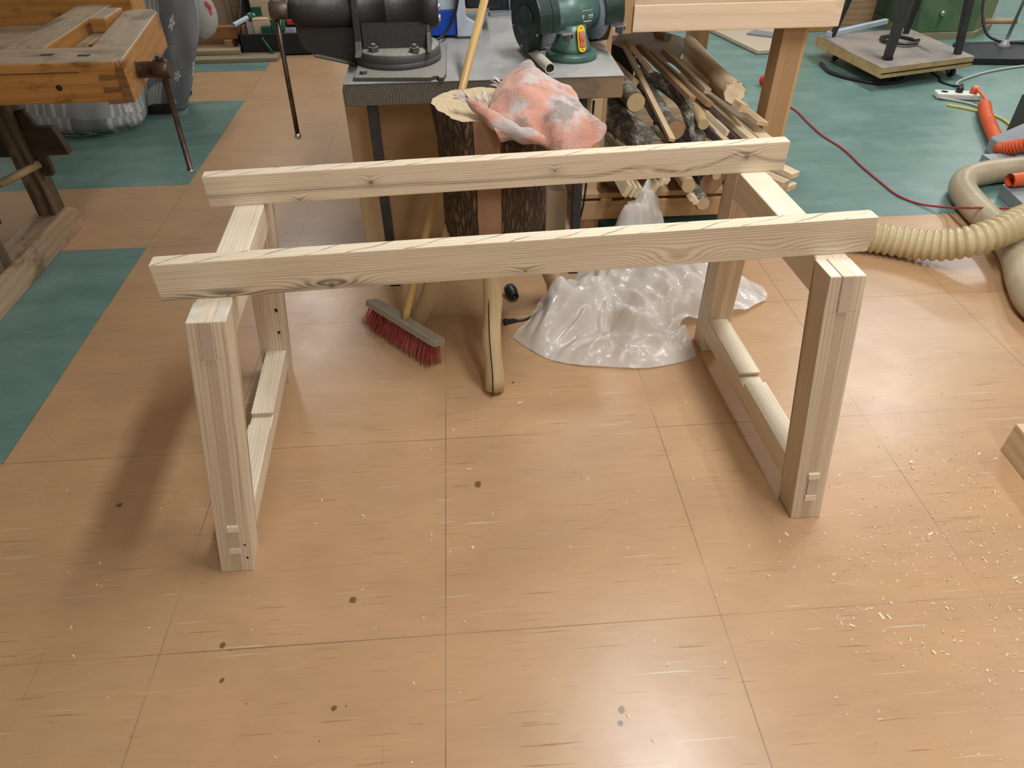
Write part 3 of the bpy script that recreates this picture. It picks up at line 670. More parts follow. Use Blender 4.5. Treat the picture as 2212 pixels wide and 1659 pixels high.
MM2, L2 = frame((-.243, 2.062, .088), (.112, 2.57, 1.06), (0, -1, .2))
mb = MB().tube([(-L2 / 2, 0, 0), (-L2 / 2 + .03, 0, 0), (0, .002, 0), (L2 / 2, 0, 0)], [.011, .0135, .0138, .013], 18)
build('handle', mb, M['handle'], t, MM2)

# ---------------------------------------------------------------- milky plastic sheet crumpled on the floor
FILM = [[(.14, 2.04, .004), (.25, 1.925, .006), (.37, 1.865, .006), (.5, 1.835, .008), (.6, 1.83, .006), (.69, 1.85, .006), (.765, 1.875, .008)],
 [(.165, 2.06, .03), (.27, 2.0, .075), (.39, 1.955, .06), (.49, 1.93, .07), (.6, 1.935, .075), (.69, 1.95, .05), (.772, 1.96, .03)],
 [(.205, 2.11, .06), (.31, 2.09, .115), (.41, 2.06, .075), (.51, 2.05, .105), (.6, 2.06, .12), (.69, 2.05, .085), (.765, 2.045, .06)],
 [(.255, 2.19, .07), (.345, 2.19, .135), (.45, 2.17, .11), (.54, 2.18, .12), (.64, 2.18, .13), (.74, 2.15, .10), (1.02, 2.125, .03)],
 [(.35, 2.31, .05), (.42, 2.29, .13), (.49, 2.29, .15), (.57, 2.31, .14), (.66, 2.30, .15), (.80, 2.25, .11), (1.13, 2.22, .02)],
 [(.44, 2.42, .03), (.50, 2.40, .12), (.56, 2.41, .18), (.63, 2.42, .19), (.71, 2.40, .16), (.85, 2.34, .10), (1.135, 2.30, .02)],
 [(.52, 2.53, .04), (.57, 2.51, .14), (.63, 2.53, .22), (.70, 2.545, .235), (.77, 2.51, .17), (.88, 2.43, .08), (1.06, 2.36, .01)],
 [(.62, 2.62, .08), (.655, 2.61, .18), (.69, 2.615, .26), (.727, 2.625, .285), (.765, 2.61, .22), (.82, 2.56, .12), (.92, 2.47, .02)],
 [(.70, 2.66, .20), (.71, 2.655, .245), (.722, 2.655, .285), (.735, 2.66, .305), (.75, 2.655, .275), (.775, 2.64, .2), (.82, 2.60, .08)]]
bm = sheet(FILM, 22)
rf = random.Random(21); FOLDS = []
for k in range(26):
    a = rf.uniform(0, math.pi); f_ = rf.uniform(2.2, 7.5); FOLDS.append((math.cos(a), math.sin(a), f_, rf.uniform(0, 1), .105 / f_ ** 1.05))
for k in range(26):
    a = rf.uniform(0, math.pi); f_ = rf.uniform(8, 24); FOLDS.append((math.cos(a), math.sin(a), f_, rf.uniform(0, 1), .125 / f_ ** 1.1))
def tri(u): u = u % 1.0; return abs(u - .5) * 2 - .5
for v in bm.verts:
    p = v.co.copy(); q = V((p.x, p.y, p.z * .6)); w0 = .20 * mnoise.noise(q * 3.1); w1 = .20 * mnoise.noise(q * 3.1 + V((9, 4, 2))); d = 0
    for k, (cx_, sy_, f_, ph, am) in enumerate(FOLDS):
        msk = max(0, min(1, .25 + 1.6 * mnoise.noise(q * 4.5 + V((k * 3.7, k * 1.3, 0)))))      # each fold only runs part of the way
        d += am * msk * tri(((p.x + w0) * cx_ + (p.y + p.z * .5 + w1) * sy_) * f_ + ph)
    wgt = min(1, max(.10, p.z / .07))
    v.co.z = max(.003, p.z + d * wgt * 1.25); v.co.x += .018 * mnoise.noise(q * 7 + V((8, 3, 3))); v.co.y += .018 * mnoise.noise(q * 7 + V((1, 8, 5)))
o = build('plastic_sheet', bm, M['film']); tag(o, 'crumpled milky plastic sheet lying on the floor below the firewood', 'plastic sheet')
for f in o.data.polygons: f.use_smooth = True

# small things on the floor between the stump legs
t = thing('hose_adapter', 'small black stepped plastic hose adapter lying behind the middle stump leg', 'adapter', (.153, 2.32, 0))
build('sleeve', MB().lathe((.146, 2.345, .026), (.20, -.70, -.02), [(0, .022), (.004, .024), (.026, .024), (.027, .021), (.04, .021), (.041, .0185), (.062, .017), (.062, .012), (.04, .011)], 28), M['black_plastic'], t)
build('band', MB().lathe((.146, 2.345, .026), (.20, -.70, -.02), [(.012, .0245), (.0145, .0245)], 28), M['grey_paint'], t)
t = thing('power_cable', 'black cable with a moulded plug lying behind the middle stump leg', 'cable', (.2, 2.18, 0))
build('cord', MB().tube(spline([(.149, 2.148, .008), (.20, 2.16, .006), (.25, 2.21, .006), (.288, 2.28, .006), (.30, 2.34, .006), (.32, 2.48, .006), (.36, 2.58, .006), (.40, 2.62, .03), (.455, 2.59, .2), (.47, 2.58, .4), (.475, 2.57, .66)], 8), .0042, 8), M['black_plastic'], t)
build('plug', MB().tube([(.112, 2.136, .012), (.122, 2.14, .012), (.124, 2.141, .011), (.150, 2.148, .009), (.162, 2.15, .007)], [.012, .012, .009, .008, .005], 12), M['black_plastic'], t)

# ---------------------------------------------------------------- vice bench
ZB = .785
t = thing('vice_bench', 'heavy bench with a dusty sheet top and grimy thick plank edge on black steel legs', 'workbench', (.08, 2.9, 0))
build('plank_slab', MB().box(-.388, .546, 2.432, 3.42, .712, .783).bev(.003), M['grey_timber'], t)
build('top_sheet', MB().box(-.389, .547, 2.43, 3.42, .783, .7855), M['bench_sheet'], t)
for x0, y0 in ((-.322, 2.445), (.402, 2.48), (-.322, 3.33), (.402, 3.33)):
    lg = build('leg', MB().box(x0, x0 + .034, y0, y0 + .034, .012, .712).bev(.002, 1), M['steel_dark'], t)
    build('foot', MB().box(x0 - .003, x0 + .037, y0 - .003, y0 + .037, 0, .012), M['black_plastic'], lg)
build('low_shelf', MB().box(-.288, .402, 2.485, 2.60, .112, .12).box(-.288, .402, 2.485, 2.489, .09, .112).bev(.001, 1), M['grey_paint'], t)
t = thing('low_cabinet', 'brown wooden cabinet pushed under the vice bench', 'cabinet', (-.15, 2.9, 0))
build('front_panel', MB().box(-.335, .12, 2.672, 2.69, .02, .70), M['cabinet'], t)
build('carcass', MB().box(-.43, .12, 2.69, 3.2, .02, .70), M['cabinet'], t)
board('stile', (-.3825, 2.672, .01), (-.3825, 2.672, .70), .02, .095, M['cab_stile'], t, up=(1, 0, 0), bev=.002)['label'] = 'paler upright board at the left edge'
for x0 in (-.43, .08):
    build('foot', MB().box(x0, x0 + .04, 2.70, 2.74, 0, .02), M['cabinet'], t)
    build('foot', MB().box(x0, x0 + .04, 3.15, 3.19, 0, .02), M['cabinet'], t)
t = thing('storage_bin', 'grey plastic bin under the vice bench right of the stump', 'bin', (.3, 2.8, 0))
build('tub', MB().prism([(.20, .0), (.385, .0), (.40, .34), (.18, .34)], 2.68, 2.9, 'y').bev(.012, 2), M['grey_plastic'], t)
build('lid', MB().box(.172, .405, 2.67, 2.91, .34, .36).bev(.006, 2), M['grey_paint'], t)
o = build('carton', MB().prism([(.315, 2.612), (.398, 2.605), (.398, 2.67), (.318, 2.665)], .0, .30, 'z').bev(.002, 1), M['cardboard']); tag(o, 'small brown carton in front of the grey bin under the bench', 'carton')

# bench vice
VX, VY, VZ = -.215, 2.66, .958
t = thing('bench_vice', 'large dusty cast-iron bench vice with a long hanging handle', 'vice', (VX, VY, ZB))
pl = build('base_plate', MB().prism([(-.352, 2.452), (-.10, 2.428), (-.088, 2.445), (-.075, 2.447), (-.072, 2.425), (-.056, 2.424), (-.048, 2.47), (-.046, 2.85), (-.352, 2.85)], ZB + .001, ZB + .014, 'z').bev(.0015, 1), M['cast_dusty'], t)
build('bolt', MB().hex((-.322, 2.487, ZB + .014), .012, .011), M['cast_dusty'], pl)
build('swivel_base', MB().lathe((VX, VY, ZB + .014), (0, 0, 1), [(0, .150), (.016, .151), (.018, .1485), (.021, .1485), (.023, .150), (.042, .148), (.048, .142), (.049, .05)], 56), M['cast_dusty'], t)
for nx, ny in ((-.288, 2.565), (-.150, 2.545)):
    nt = build('nut', MB().hex((nx, ny, ZB + .061), .017, .017), M['cast_dusty'], t)
    build('stud', MB().lathe((nx, ny, ZB + .078), (0, 0, 1), [(0, .009), (.008, .009), (.010, .006)], 16), M['cast_dusty'], nt)
bd = MB().lathe((-.345, VY, VZ), (1, 0, 0), [(0, .060), (.012, .060), (.014, .057), (.105, .057), (.106, .059), (.109, .059), (.11, .057), (.225, .058), (.227, .064), (.272, .064), (.280, .058)], 48)
bd.prism([(VY - .062, ZB + .062), (VY + .062, ZB + .062), (VY + .045, VZ - .02), (VY - .045, VZ - .02)], -.325, -.105, 'x')
build('fixed_body', bd, M['cast_iron'], t)
build('rib', MB().prism([(VY - .13, ZB + .062), (VY, ZB + .062), (VY, VZ - .03), (VY - .045, VZ - .035), (VY - .06, ZB + .11)], -.108, -.094, 'x').bev(.002, 1), M['cast_iron'], t)
build('front_flange', MB().prism([(VY - .135, ZB + .055), (VY - .10, ZB + .064), (VY - .075, ZB + .09), (VY - .066, VZ), (VY - .05, VZ + .06), (VY + .05, VZ + .06), (VY + .07, VZ - .05), (VY + .08, ZB + .055)], -.350, -.328, 'x').bev(.003, 2), M['cast_iron'], t)
for by, bz in ((VY - .045, VZ + .010), (VY - .048, VZ - .022)):
    build('bolt', MB().lathe((-.066, by, bz), (1, 0, 0), [(0, .012), (.008, .011), (.010, .006)], 14), M['bright_steel'], t)
sl = MB().lathe((-.352, VY, VZ), (-1, 0, 0), [(0, .057), (.17, .054), (.19, .050), (.205, .034)], 44)
slide = build('moving_jaw', sl, M['cast_iron'], t)
build('guide', MB().prism([(-.545, VZ - .02), (-.545, .872), (-.53, .842), (-.497, .822), (-.36, .790), (-.352, .80), (-.352, VZ - .02)], VY - .028, VY + .028, 'y').prism([(-.50, .824), (-.495, .829), (-.36, .797), (-.36, .79)], VY - .05, VY + .05, 'y').bev(.002, 1), M['cast_iron'], t)
sp = build('spindle_head', MB().lathe((-.555, VY, VZ + .004), (-1, 0, 0), [(0, .022), (.008, .027), (.010, .030), (.066, .030), (.070, .027)], 28), M['spindle'], t)
HX = -.604
hb = build('handle_bar', MB().cyl((HX - .004, VY - .002, .985), (HX - .014, VY - .004, .545), .0085, seg=16), M['bar_steel'], t)
for p in ((HX - .003, VY, .996), (HX - .0145, VY - .004, .540)): build('ball_end', MB().sphere(p, .0125), M['bright_steel'], hb)

# bench grinder
t = thing('bench_grinder', 'dark green twin-wheel bench grinder with a yellow switch plate', 'grinder', (.40, 2.66, ZB))
GX, GY, GZ = .40, 2.70, .922
t.rotation_euler = (0, 0, math.radians(25))
bs = MB().lathe((.402, 2.665, ZB + .001), (0, 0, 1), [(0, .092), (.018, .092), (.022, .089), (.024, .07)], 48); build('base', bs, M['green_paint'], t)
build('pedestal', MB().lathe((.402, 2.672, ZB + .02), (0, 0, 1), [(0, .074), (.02, .068), (.06, .055), (.09, .050)], 40), M['green_paint'], t)
mo = build('motor', MB().lathe((.315, GY, GZ), (1, 0, 0), [(0, .05), (.002, .062), (.02, .064), (.022, .066), (.05, .066), (.052, .068), (.15, .068), (.154, .064), (.19, .058), (.192, .045)], 48), M['green_paint'], t)
def guard(x0, x1, face):
    """round wheel guard with its front open towards the worker"""
    R0 = .102; op0, op1 = math.radians(195), math.radians(262); pts = []
    n = 44
    for i in range(n + 1):
        a = op1 + (2 * math.pi - (op1 - op0)) * i / n; pts.append((GY + R0 * math.cos(a), GZ - .005 + R0 * math.sin(a)))
    pts.append((GY - .05, GZ + .0)); pts.append((GY - .03, GZ - .055))
    g = build('wheel_guard', MB().prism(pts, x0, x1, 'x').bev(.004, 2, .9), M['green_dark'], t)
    arc = pts[:n + 1]; inn = [(GY + (a_ - GY) * .95, GZ - .005 + (b_ - GZ + .005) * .95) for a_, b_ in arc]
    sx = (x1, x1 + .027) if face < GX else (x0 - .027, x0)
    build('shroud', MB().prism(arc + inn[::-1], sx[0], sx[1], 'x'), M['green_dark'], g)
    build('hub_cover', MB().lathe((face, GY, GZ - .005), (-1 if face < GX else 1, 0, 0), [(0, .05), (.006, .047), (.012, .03), (.02, .026), (.024, .018)], 28), M['green_dark'], g)
    for a in (100, 200, 285, 340):
        r_ = math.radians(a); build('screw', MB().lathe((face, GY + .087 * math.cos(r_), GZ - .005 + .087 * math.sin(r_)), (-1 if face < GX else 1, 0, 0), [(0, .005), (.003, .004)], 10), M['bright_steel'], g)
    return g
guard(.232, .283, .232); guard(.525, .576, .576)
for x0, x1 in ((.285, .307), (.500, .522)):
    build('grinding_wheel', MB().lathe((x0, GY, GZ - .005), (1, 0, 0), [(0, .03), (.0, .092), (.022, .092), (.022, .03)], 44), M['wheel'], t)
for x0 in (.300, .520):
    rs = build('tool_rest', MB().box(x0, x0 + .045, GY - .135, GY - .085, GZ - .035, GZ - .031).box(x0 + .034, x0 + .038, GY - .125, GY - .08, GZ - .065, GZ - .035).bev(.001, 1), M['bright_steel'], t)
    build('clamp_bolt', MB().lathe((x0 + .038, GY - .10, GZ - .05), (1, 0, 0), [(0, .010), (.014, .010), (.015, .005), (.022, .005)], 12), M['black_plastic'], rs)
# yellow switch plate lies on the sloping front of the pedestal
pa = V((.402, 2.5985, ZB + .036)); pb = V((.402, 2.6165, ZB + .108)); MMs, Ls = frame(pa, pb, (0, -.97, .24))
def stadium(L, w, n=8):
    pts = []
    for s in (1, -1):
        for i in range(n + 1):
            a = -math.pi / 2 + math.pi * i / n
            pts.append((s * (L / 2 - w / 2 + w / 2 * math.cos(a)), s * w / 2 * math.sin(a)))
    return pts
sw = build('switch_plate', MB().prism(stadium(Ls + .012, .032), .0, .005, 'z').bev(.001, 1, .9), M['yellow'], t, MMs)
build('rocker', MB().box(-.026, .024, -.012, .012, .004, .010).bev(.002, 1), M['red_switch'], sw, MMs)
for u in (-.034, .034): build('screw', MB().lathe((u, 0, .005), (0, 0, 1), [(0, .003), (.002, .0025)], 8), M['bright_steel'], sw, MMs)
# faint pale printing on the motor housing (unreadable in the photograph: only its blocks and bar are there)
pr = MB()
def on_motor(u, h): a = math.radians(180 + h); return V((u, GY + .0688 * math.cos(a), GZ + .0688 * math.sin(a)))
def dash(u0, u1, h0, h1):
    q = [pr.bm.verts.new(on_motor(*p)) for p in ((u0, h0), (u1, h0), (u1, h1), (u0, h1))]; pr.bm.faces.new(q)
for i in range(7): dash(.420 + .006 * i, .4235 + .006 * i, -14, -12.5)
for u in (.420, .446, .456): dash(u, u + .006, -2, 3); dash(u, u + .005, 5, 8)
dash(.426, .459, 14, 17.5)
build('printed_label', pr, M['pale_print'], mo)['label'] = 'faint pale printing and bar'
t = thing('plastic_pipe', 'short ivory plastic pipe lying beside the grinder base', 'pipe', (.27, 2.6, ZB))
mb = MB().tube([(.300, 2.462, ZB + .020), (.238, 2.80, ZB + .020)], .0175, 24, cap=False); mb.tube([(.300, 2.462, ZB + .020), (.238, 2.80, ZB + .020)], .0145, 24, cap=False)
p0 = V((.300, 2.462, ZB + .020)); dd = (V((.238, 2.80, ZB + .020)) - p0).normalized(); aa = dd.cross(V((0, 0, 1))).normalized(); bb = dd.cross(aa)
r1 = mb.ring(p0, aa, bb, .0175, 24); r2_ = mb.ring(p0, aa, bb, .0145, 24)
for k in range(24): mb.bm.faces.new((r1[k], r1[(k + 1) % 24], r2_[(k + 1) % 24], r2_[k]))
build('tube', mb, M['pvc'], t)
build('dark_bore', MB().cyl((.2985, 2.47, ZB + .020), (.24, 2.79, ZB + .020), .0143, seg=20), M['black_dull'], t)

# blue and grey machine behind the vice
t = thing('blue_machine', 'blue and light grey bench machine standing behind the vice', 'machine', (.0, 3.1, ZB))
build('body', MB().box(-.20, -.004, 2.96, 3.3, ZB + .012, ZB + .10).bev(.004, 2), M['blue_plastic'], t)
build('upper_body', MB().box(-.20, -.004, 2.965, 3.3, ZB + .10, ZB + .42).bev(.004, 2), M['light_grey'], t)
build('frame', MB().prism([(-.004, ZB + .010), (.085, ZB + .010), (.092, ZB + .03), (.088, ZB + .045), (.035, ZB + .075), (.030, ZB + .085), (.030, ZB + .42), (-.004, ZB + .42)], 2.945, 2.975, 'y').bev(.004, 2, .9), M['light_grey'], t)
build('housing', MB().box(.032, .16, 3.02, 3.32, ZB + .09, ZB + .40).bev(.01, 2), M['black_plastic'], t)
build('rear_plate', MB().prism([(.03, 3.0), (.085, 3.0), (.13, 3.3), (.03, 3.3)], ZB + .012, ZB + .022, 'z'), M['light_grey'], t)
for fx, fy in ((-.17, 2.99), (.07, 2.965), (-.17, 3.27), (.07, 3.27)): build('foot', MB().cyl((fx, fy, ZB), (fx, fy, ZB + .013), .012), M['black_plastic'], t)
t = thing('black_cable', 'thin black cable hanging in a curve in front of the blue machine', 'cable', (-.06, 2.9, ZB))
build('cord', MB().tube(spline([(-.14, 2.86, ZB + .006), (-.10, 2.88, ZB + .010), (-.055, 2.90, ZB + .03), (-.022, 2.91, ZB + .07), (-.002, 2.915, ZB + .12), (.012, 2.92, ZB + .2), (.02, 2.93, ZB + .32)], 8), .0055, 10), M['black_plastic'], t)
t = thing('tool_tray', 'dark blue tray of tools at the back of the vice bench', 'tray', (.22, 3.36, ZB))
build('tray', MB().prism([(.14, 3.30), (.29, 3.34), (.29, 3.41), (.12, 3.41)], ZB + .001, ZB + .012, 'z'), M['grey_paint'], t)
build('box', MB().box(.14, .29, 3.36, 3.41, ZB + .012, ZB + .10).bev(.003, 1), M['black_dull'], t)
for u in (.225, .243): build('bit', MB().cyl((u, 3.35, ZB + .012), (u, 3.35, ZB + .09), .004, seg=8), M['bright_steel'], t)

# ---------------------------------------------------------------- old joiner's bench on the left
def topmat(mb, zmin=.9):
    mb.bm.normal_update()
    for f in mb.bm.faces:
        if f.normal.z > zmin: f.material_index = 1
    return mb
OM = [M['old_wood'], M['old_top']]
def oboard(name, p0, p1, wy, hz, par, bev=.006):
    MM, L = frame(p0, p1); mb = MB().box(-L / 2, L / 2, -wy / 2, wy / 2, -hz / 2, hz / 2).bev(bev, 2); bmesh.ops.recalc_face_normals(mb.bm, faces=mb.bm.faces[:])
    return build(name, topmat(mb), OM, par, MM)
t = thing('joiner_bench', 'old worn orange-brown joiner workbench with dovetailed end cap and tail screw', 'workbench', (-1.9, 2.7, 0))
fr_ = oboard('front_rail', (-2.75, 2.545, .8075), (-1.096, 2.545, .8075), .19, .125, t)
for hx, hy in ((-1.345, 2.55), (-1.20 - .02, 2.53)):
    build('dog_hole', MB().prism([(hx - .02, hy - .008), (hx + .02, hy - .012), (hx + .02, hy + .010), (hx - .02, hy + .012)], .8701, .8708, 'z'), M['black_dull'], fr_)
build('bolt_hole', MB().cyl((-1.295, 2.4495, .795), (-1.295, 2.452, .795), .010, seg=16), M['black_dull'], fr_)
build('top_seam', MB().box(-2.75, -1.215, 2.4492, 2.451, .8395, .8415), M['black_dull'], fr_)
# end cap with the tails of the front rail let into it
ang = math.atan2(.11, .75)
Mc = Matrix.Translation((-1.072, 2.45, 0)) @ Matrix.Rotation(ang, 4, 'Z')
ec = MB().prism([(-.135, .20), (-.024, .195), (-.024, .001), (0, .001), (0, .70), (-.03, .755), (-.10, .765), (-.135, .74)], .742, .8705, 'z').bev(.006, 2, .9)
Mce = Mc @ Matrix.Translation((-.065, .37, .80)) @ Matrix.Rotation(math.pi / 2, 4, 'Z')
ec_w = ec.bm
bmesh.ops.transform(ec_w, matrix=Mce.inverted() @ Mc, verts=ec_w.verts[:]); bmesh.ops.recalc_face_normals(ec_w, faces=ec_w.faces[:])
cap = build('end_cap', topmat(ec), OM, t, Mce)
for k in range(3):
    z0 = .832 - .038 * k
    build('dovetail_pin', MB().prism([(-1.158, z0 - .017), (-1.155, z0), (-1.098, z0 - .003), (-1.098, z0 - .014)], 2.4470, 2.452, 'y'), M['dovetail'], cap)
build('corner_stile', MB().prism([(-1.100, .744), (-1.074, .744), (-1.074, .852), (-1.098, .852)], 2.4455, 2.452, 'y'), M['dovetail'], cap)
cp = oboard('cross_plank', (-1.46, 2.64, .806), (-1.475, 3.42, .806), .135, .128, t)
build('trough_floor', MB().box(-2.75, -1.53, 2.64, 3.30, .775, .800).box(-2.75, -1.53, 2.955, 2.961, .800, .801), M['old_top'], t)
oboard('rear_rail', (-2.75, 3.375, .825), (-1.33, 3.375, .825), .14, .16, t)
for (a0, a1, b0, b1, c0, c1) in ((-1.372, -1.31, 2.98, 3.16, .835, .885), (-1.375, -1.325, 2.80, 2.98, .78, .835)):
    build('stop_block', topmat(MB().box(a0, a1, b0, b1, c0, c1).bev(.006, 2)), [M['old_wood'], M['old_top']], t)
sc_ = build('tail_screw', MB().lathe((-1.098, 2.60, .803), (1, -.01, -.01), [(0, .029), (.004, .027), (.062, .026), (.064, .031), (.106, .031), (.112, .026)], 30), M['old_iron'], t)
build('tommy_bar', MB().lathe((-1.010, 2.598, .848), (-.014, .004, -.40), [(0, .012), (.006, .0135), (.016, .0135), (.018, .0105), (.398, .0095), (.399, .0135), (.405, .0135), (.408, .009)], 20), M['old_iron'], sc_)
build('tip', MB().lathe((-1.024, 2.602, .449), (0, 0, -1), [(0, .0138), (.006, .0142), (.008, .011)], 20), M['bright_steel'], sc_)
# frame: sled foot, posts, through stretcher with key
ft = MB(); MMf, Lf = frame((-1.845, 2.10, .0575), (-1.842, 3.115, .0575)); h = Lf / 2
ft.prism([(-h, -.0575), (h, -.0575), (h, .02), (h - .06, .0575), (-h, .0575)], -.062, .062, 'y').bev(.005, 2)
build('foot', ft, M['old_foot'], t, MMf)
for py in (2.52, 3.015): board('post', (-1.838, py, .113), (-1.838, py, .745), .092, .076, M['old_post'], t, up=(1, 0, 0), bev=.006)
board('bearer', (-1.84, 2.46, .715), (-1.84, 3.40, .715), .09, .06, M['old_dark'], t)
st = MB(); MMs_, Ls_ = frame((-2.7, 3.015, .425), (-1.655, 3.015, .425)); h = Ls_ / 2
st.prism([(-h, -.06), (h, -.055), (h + .003, -.045), (h - .02, .055), (h - .035, .06), (-h, .06)], -.02, .02, 'y').bev(.004, 2, .9)
sr = build('stretcher', st, M['old_dark'], t, MMs_)
build('key', MB().prism([(-1.793, .28), (-1.755, .28), (-1.745, .50), (-1.765, .555), (-1.80, .55)], 3.0, 3.03, 'y').bev(.004, 1, .9), M['old_dark'], sr)
board('far_stretcher', (-2.7, 2.60, .30), (-1.80, 2.60, .30), .04, .09, M['old_dark'], t)
board('tool_shelf', (-2.75, 2.86, .53), (-1.88, 2.86, .53), .5, .02, M['old_dark'], t)
o = MB().tube([(-2.35, 2.83, .262), (-1.98, 2.84, .268), (-1.945, 2.842, .268), (-1.93, 2.843, .266)], [.05, .05, .044, .02], 9)
o = build('worn_beam_end', o, M['old_post'], t)
build('rod', MB().cyl((-1.90, 2.86, .31), (-1.79, 3.0, .335), .016, seg=10), M['peeled'], o)
for sx in (-2.6,):
    board('foot', (sx, 2.10, .0575), (sx, 3.115, .0575), .12, .115, M['old_foot'], t)
    for py in (2.52, 3.015): board('post', (sx, py, .113), (sx, py, .745), .092, .076, M['old_post'], t, up=(1, 0, 0))

# patchwork cloth over a bundle behind the old bench
PC = [[(-2.75, 4.36, .004), (-2.5, 4.31, .004), (-2.25, 4.275, .004), (-2.05, 4.29, .004), (-1.935, 4.42, .004), (-1.955, 4.62, .004), (-1.90, 4.66, .03), (-1.80, 4.61, .02), (-1.742, 4.63, .02), (-1.80, 4.85, .02)],
      [(-2.75, 4.30, .06), (-2.5, 4.26, .07), (-2.25, 4.22, .06), (-2.05, 4.23, .06), (-1.90, 4.36, .055), (-1.93, 4.60, .09), (-1.86, 4.62, .12), (-1.76, 4.58, .12), (-1.69, 4.60, .12), (-1.75, 4.85, .12)],
      [(-2.75, 4.36, .17), (-2.5, 4.31, .18), (-2.25, 4.28, .17), (-2.05, 4.29, .15), (-1.92, 4.40, .13), (-1.90, 4.58, .20), (-1.80, 4.60, .27), (-1.70, 4.57, .26), (-1.605, 4.60, .27), (-1.68, 4.85, .27)],
      [(-2.75, 4.48, .32), (-2.5, 4.44, .33), (-2.25, 4.41, .33), (-2.05, 4.42, .30), (-1.93, 4.47, .28), (-1.86, 4.56, .34), (-1.76, 4.60, .42), (-1.66, 4.56, .41), (-1.545, 4.60, .42), (-1.62, 4.85, .42)],
      [(-2.75, 4.58, .60), (-2.5, 4.56, .60), (-2.25, 4.55, .60), (-2.05, 4.54, .58), (-1.92, 4.56, .56), (-1.82, 4.58, .58), (-1.70, 4.61, .60), (-1.60, 4.58, .60), (-1.51, 4.62, .60), (-1.58, 4.85, .60)],
      [(-2.75, 4.62, .85), (-2.5, 4.60, .85), (-2.25, 4.60, .85), (-2.05, 4.60, .85), (-1.92, 4.60, .85), (-1.80, 4.62, .85), (-1.66, 4.64, .85), (-1.56, 4.64, .85), (-1.50, 4.68, .85), (-1.56, 4.85, .85)],
      [(-2.75, 4.95, .90), (-2.5, 4.95, .90), (-2.25, 4.95, .90), (-2.05, 4.95, .90), (-1.92, 4.95, .90), (-1.80, 4.95, .90), (-1.66, 4.95, .90), (-1.56, 4.95, .90), (-1.55, 4.94, .90), (-1.58, 4.92, .88)]]
bm = sheet(PC, 6, True)
for v in bm.verts:
    p = v.co.copy(); v.co += V((.02 * mnoise.noise(V((p.x * 9, p.y * 5, p.z * 3))), .03 * mnoise.noise(V((p.x * 11, p.y * 5, p.z * 2.2))), .012 * mnoise.noise(p * 9) if .02 < p.z < .8 else 0))
    v.co.z = max(.004, v.co.z)
t = thing('patchwork_cover', 'grey patchwork cloth with white flowers draped over a bulky load behind the old bench', 'cloth cover', (-2.1, 4.7, 0))
build('cloth', bm, M['patch'], t, solid=.006)
bg = MB().tube(spline([(-1.525, 4.76, .66), (-1.515, 4.75, .57), (-1.515, 4.74, .50), (-1.535, 4.72, .44), (-1.57, 4.72, .42)], 6), [.03, .04, .05, .058, .064, .07, .074, .077, .08, .08, .08, .08, .08, .078, .075, .07, .066, .06, .05, .045, .04, .035, .03, .025, .02], 18)
build('hanging_corner', bg, M['light_cloth'] if 'light_cloth' in M else plain('pale_grey_cloth', (.36, .37, .36), .9), t)
fl_ = MB()
for k in range(5):
    a = k * 2 * math.pi / 5 + .3; pass
    fl_.sphere((-1.462 + .012 * math.cos(a), 4.700, .565 + .024 * math.sin(a)), .017, (.7, .6, 1.1), 8)
build('coral_flower', fl_, plain('coral_print', (.62, .10, .09), .9), t)['label'] = 'coral red flower on the hanging corner'
build('dark_base', MB().prism([(-1.93, 4.60), (-1.80, 4.60), (-1.80, 5.0), (-2.6, 5.0), (-2.6, 4.70)], 0, .05, 'z'), M['black_dull'], t)

# ---------------------------------------------------------------- far left: timbers, carton, bin with clamps
o = board('timber_beam', (-2.55, 6.00, .150), (-1.62, 5.97, .150), .07, .085, wood('reddish_timber', (.34, .15, .06), (.22, .085, .03), freq=50, lines=.3), None); tag(o, 'reddish brown timber lying raised behind the patchwork cloth', 'timber')
for x in (-2.45, -1.75): tag(board('bearer_block', (x, 5.90, .0715), (x, 6.12, .0715), .06, .071, M['scrap_brown'], None), ('short brown bearer block under the %s end of the reddish timber' % ('left' if x < -2 else 'right')), 'block')
o = board('plank', (-2.5, 5.865, .045), (-1.66, 5.86, .045), .10, .03, wood('greyish_plank', (.42, .32, .20), (.30, .215, .13), freq=60, lines=.3), None); tag(o, 'grey-brown plank lying on the thin board in front of the reddish timber', 'plank')
o = board('thin_board', (-2.5, 5.80, .014), (-1.36, 5.80, .014), .20, .028, wood('olive_plank', (.30, .25, .15), (.20, .165, .10), freq=60, lines=.3), None); tag(o, 'long thin greenish brown board flat on the floor at the far left', 'board')
t = thing('wall_panel', 'tan cardboard-like door panel with a moulded edge standing behind the reddish timber', 'panel', (-1.95, 6.3, 0))
build('sheet', MB().box(-2.30, -1.78, 6.24, 6.25, .0, .95), M['cardboard'], t)
build('moulding', MB().box(-1.80, -1.765, 6.22, 6.26, .0, .95).box(-1.765, -1.735, 6.24, 6.26, 0, .95).bev(.004, 2), plain('taupe_moulding', (.30, .225, .16), .6), t)
build('post', MB().box(-1.735, -1.68, 6.23, 6.30, .0, .95).bev(.003, 1), M['scrap_brown'], t)
t = thing('black_bin', 'black open bin full of offcuts and clamps at the far wall', 'bin', (-1.36, 6.05, 0))
bb_ = MB().box(-1.655, -1.07, 5.86, 5.88, 0, .155).box(-1.655, -1.07, 6.36, 6.38, 0, .5).box(-1.655, -1.64, 5.86, 6.38, 0, .155).box(-1.085, -1.07, 5.86, 6.38, 0, .155).box(-1.655, -1.07, 5.86, 6.38, 0, .012)
bb_.prism([(5.86, .155), (6.38, .155), (6.38, .5)], -1.655, -1.64, 'x')
build('tub', bb_.bev(.003, 1), M['black_dull'], t)
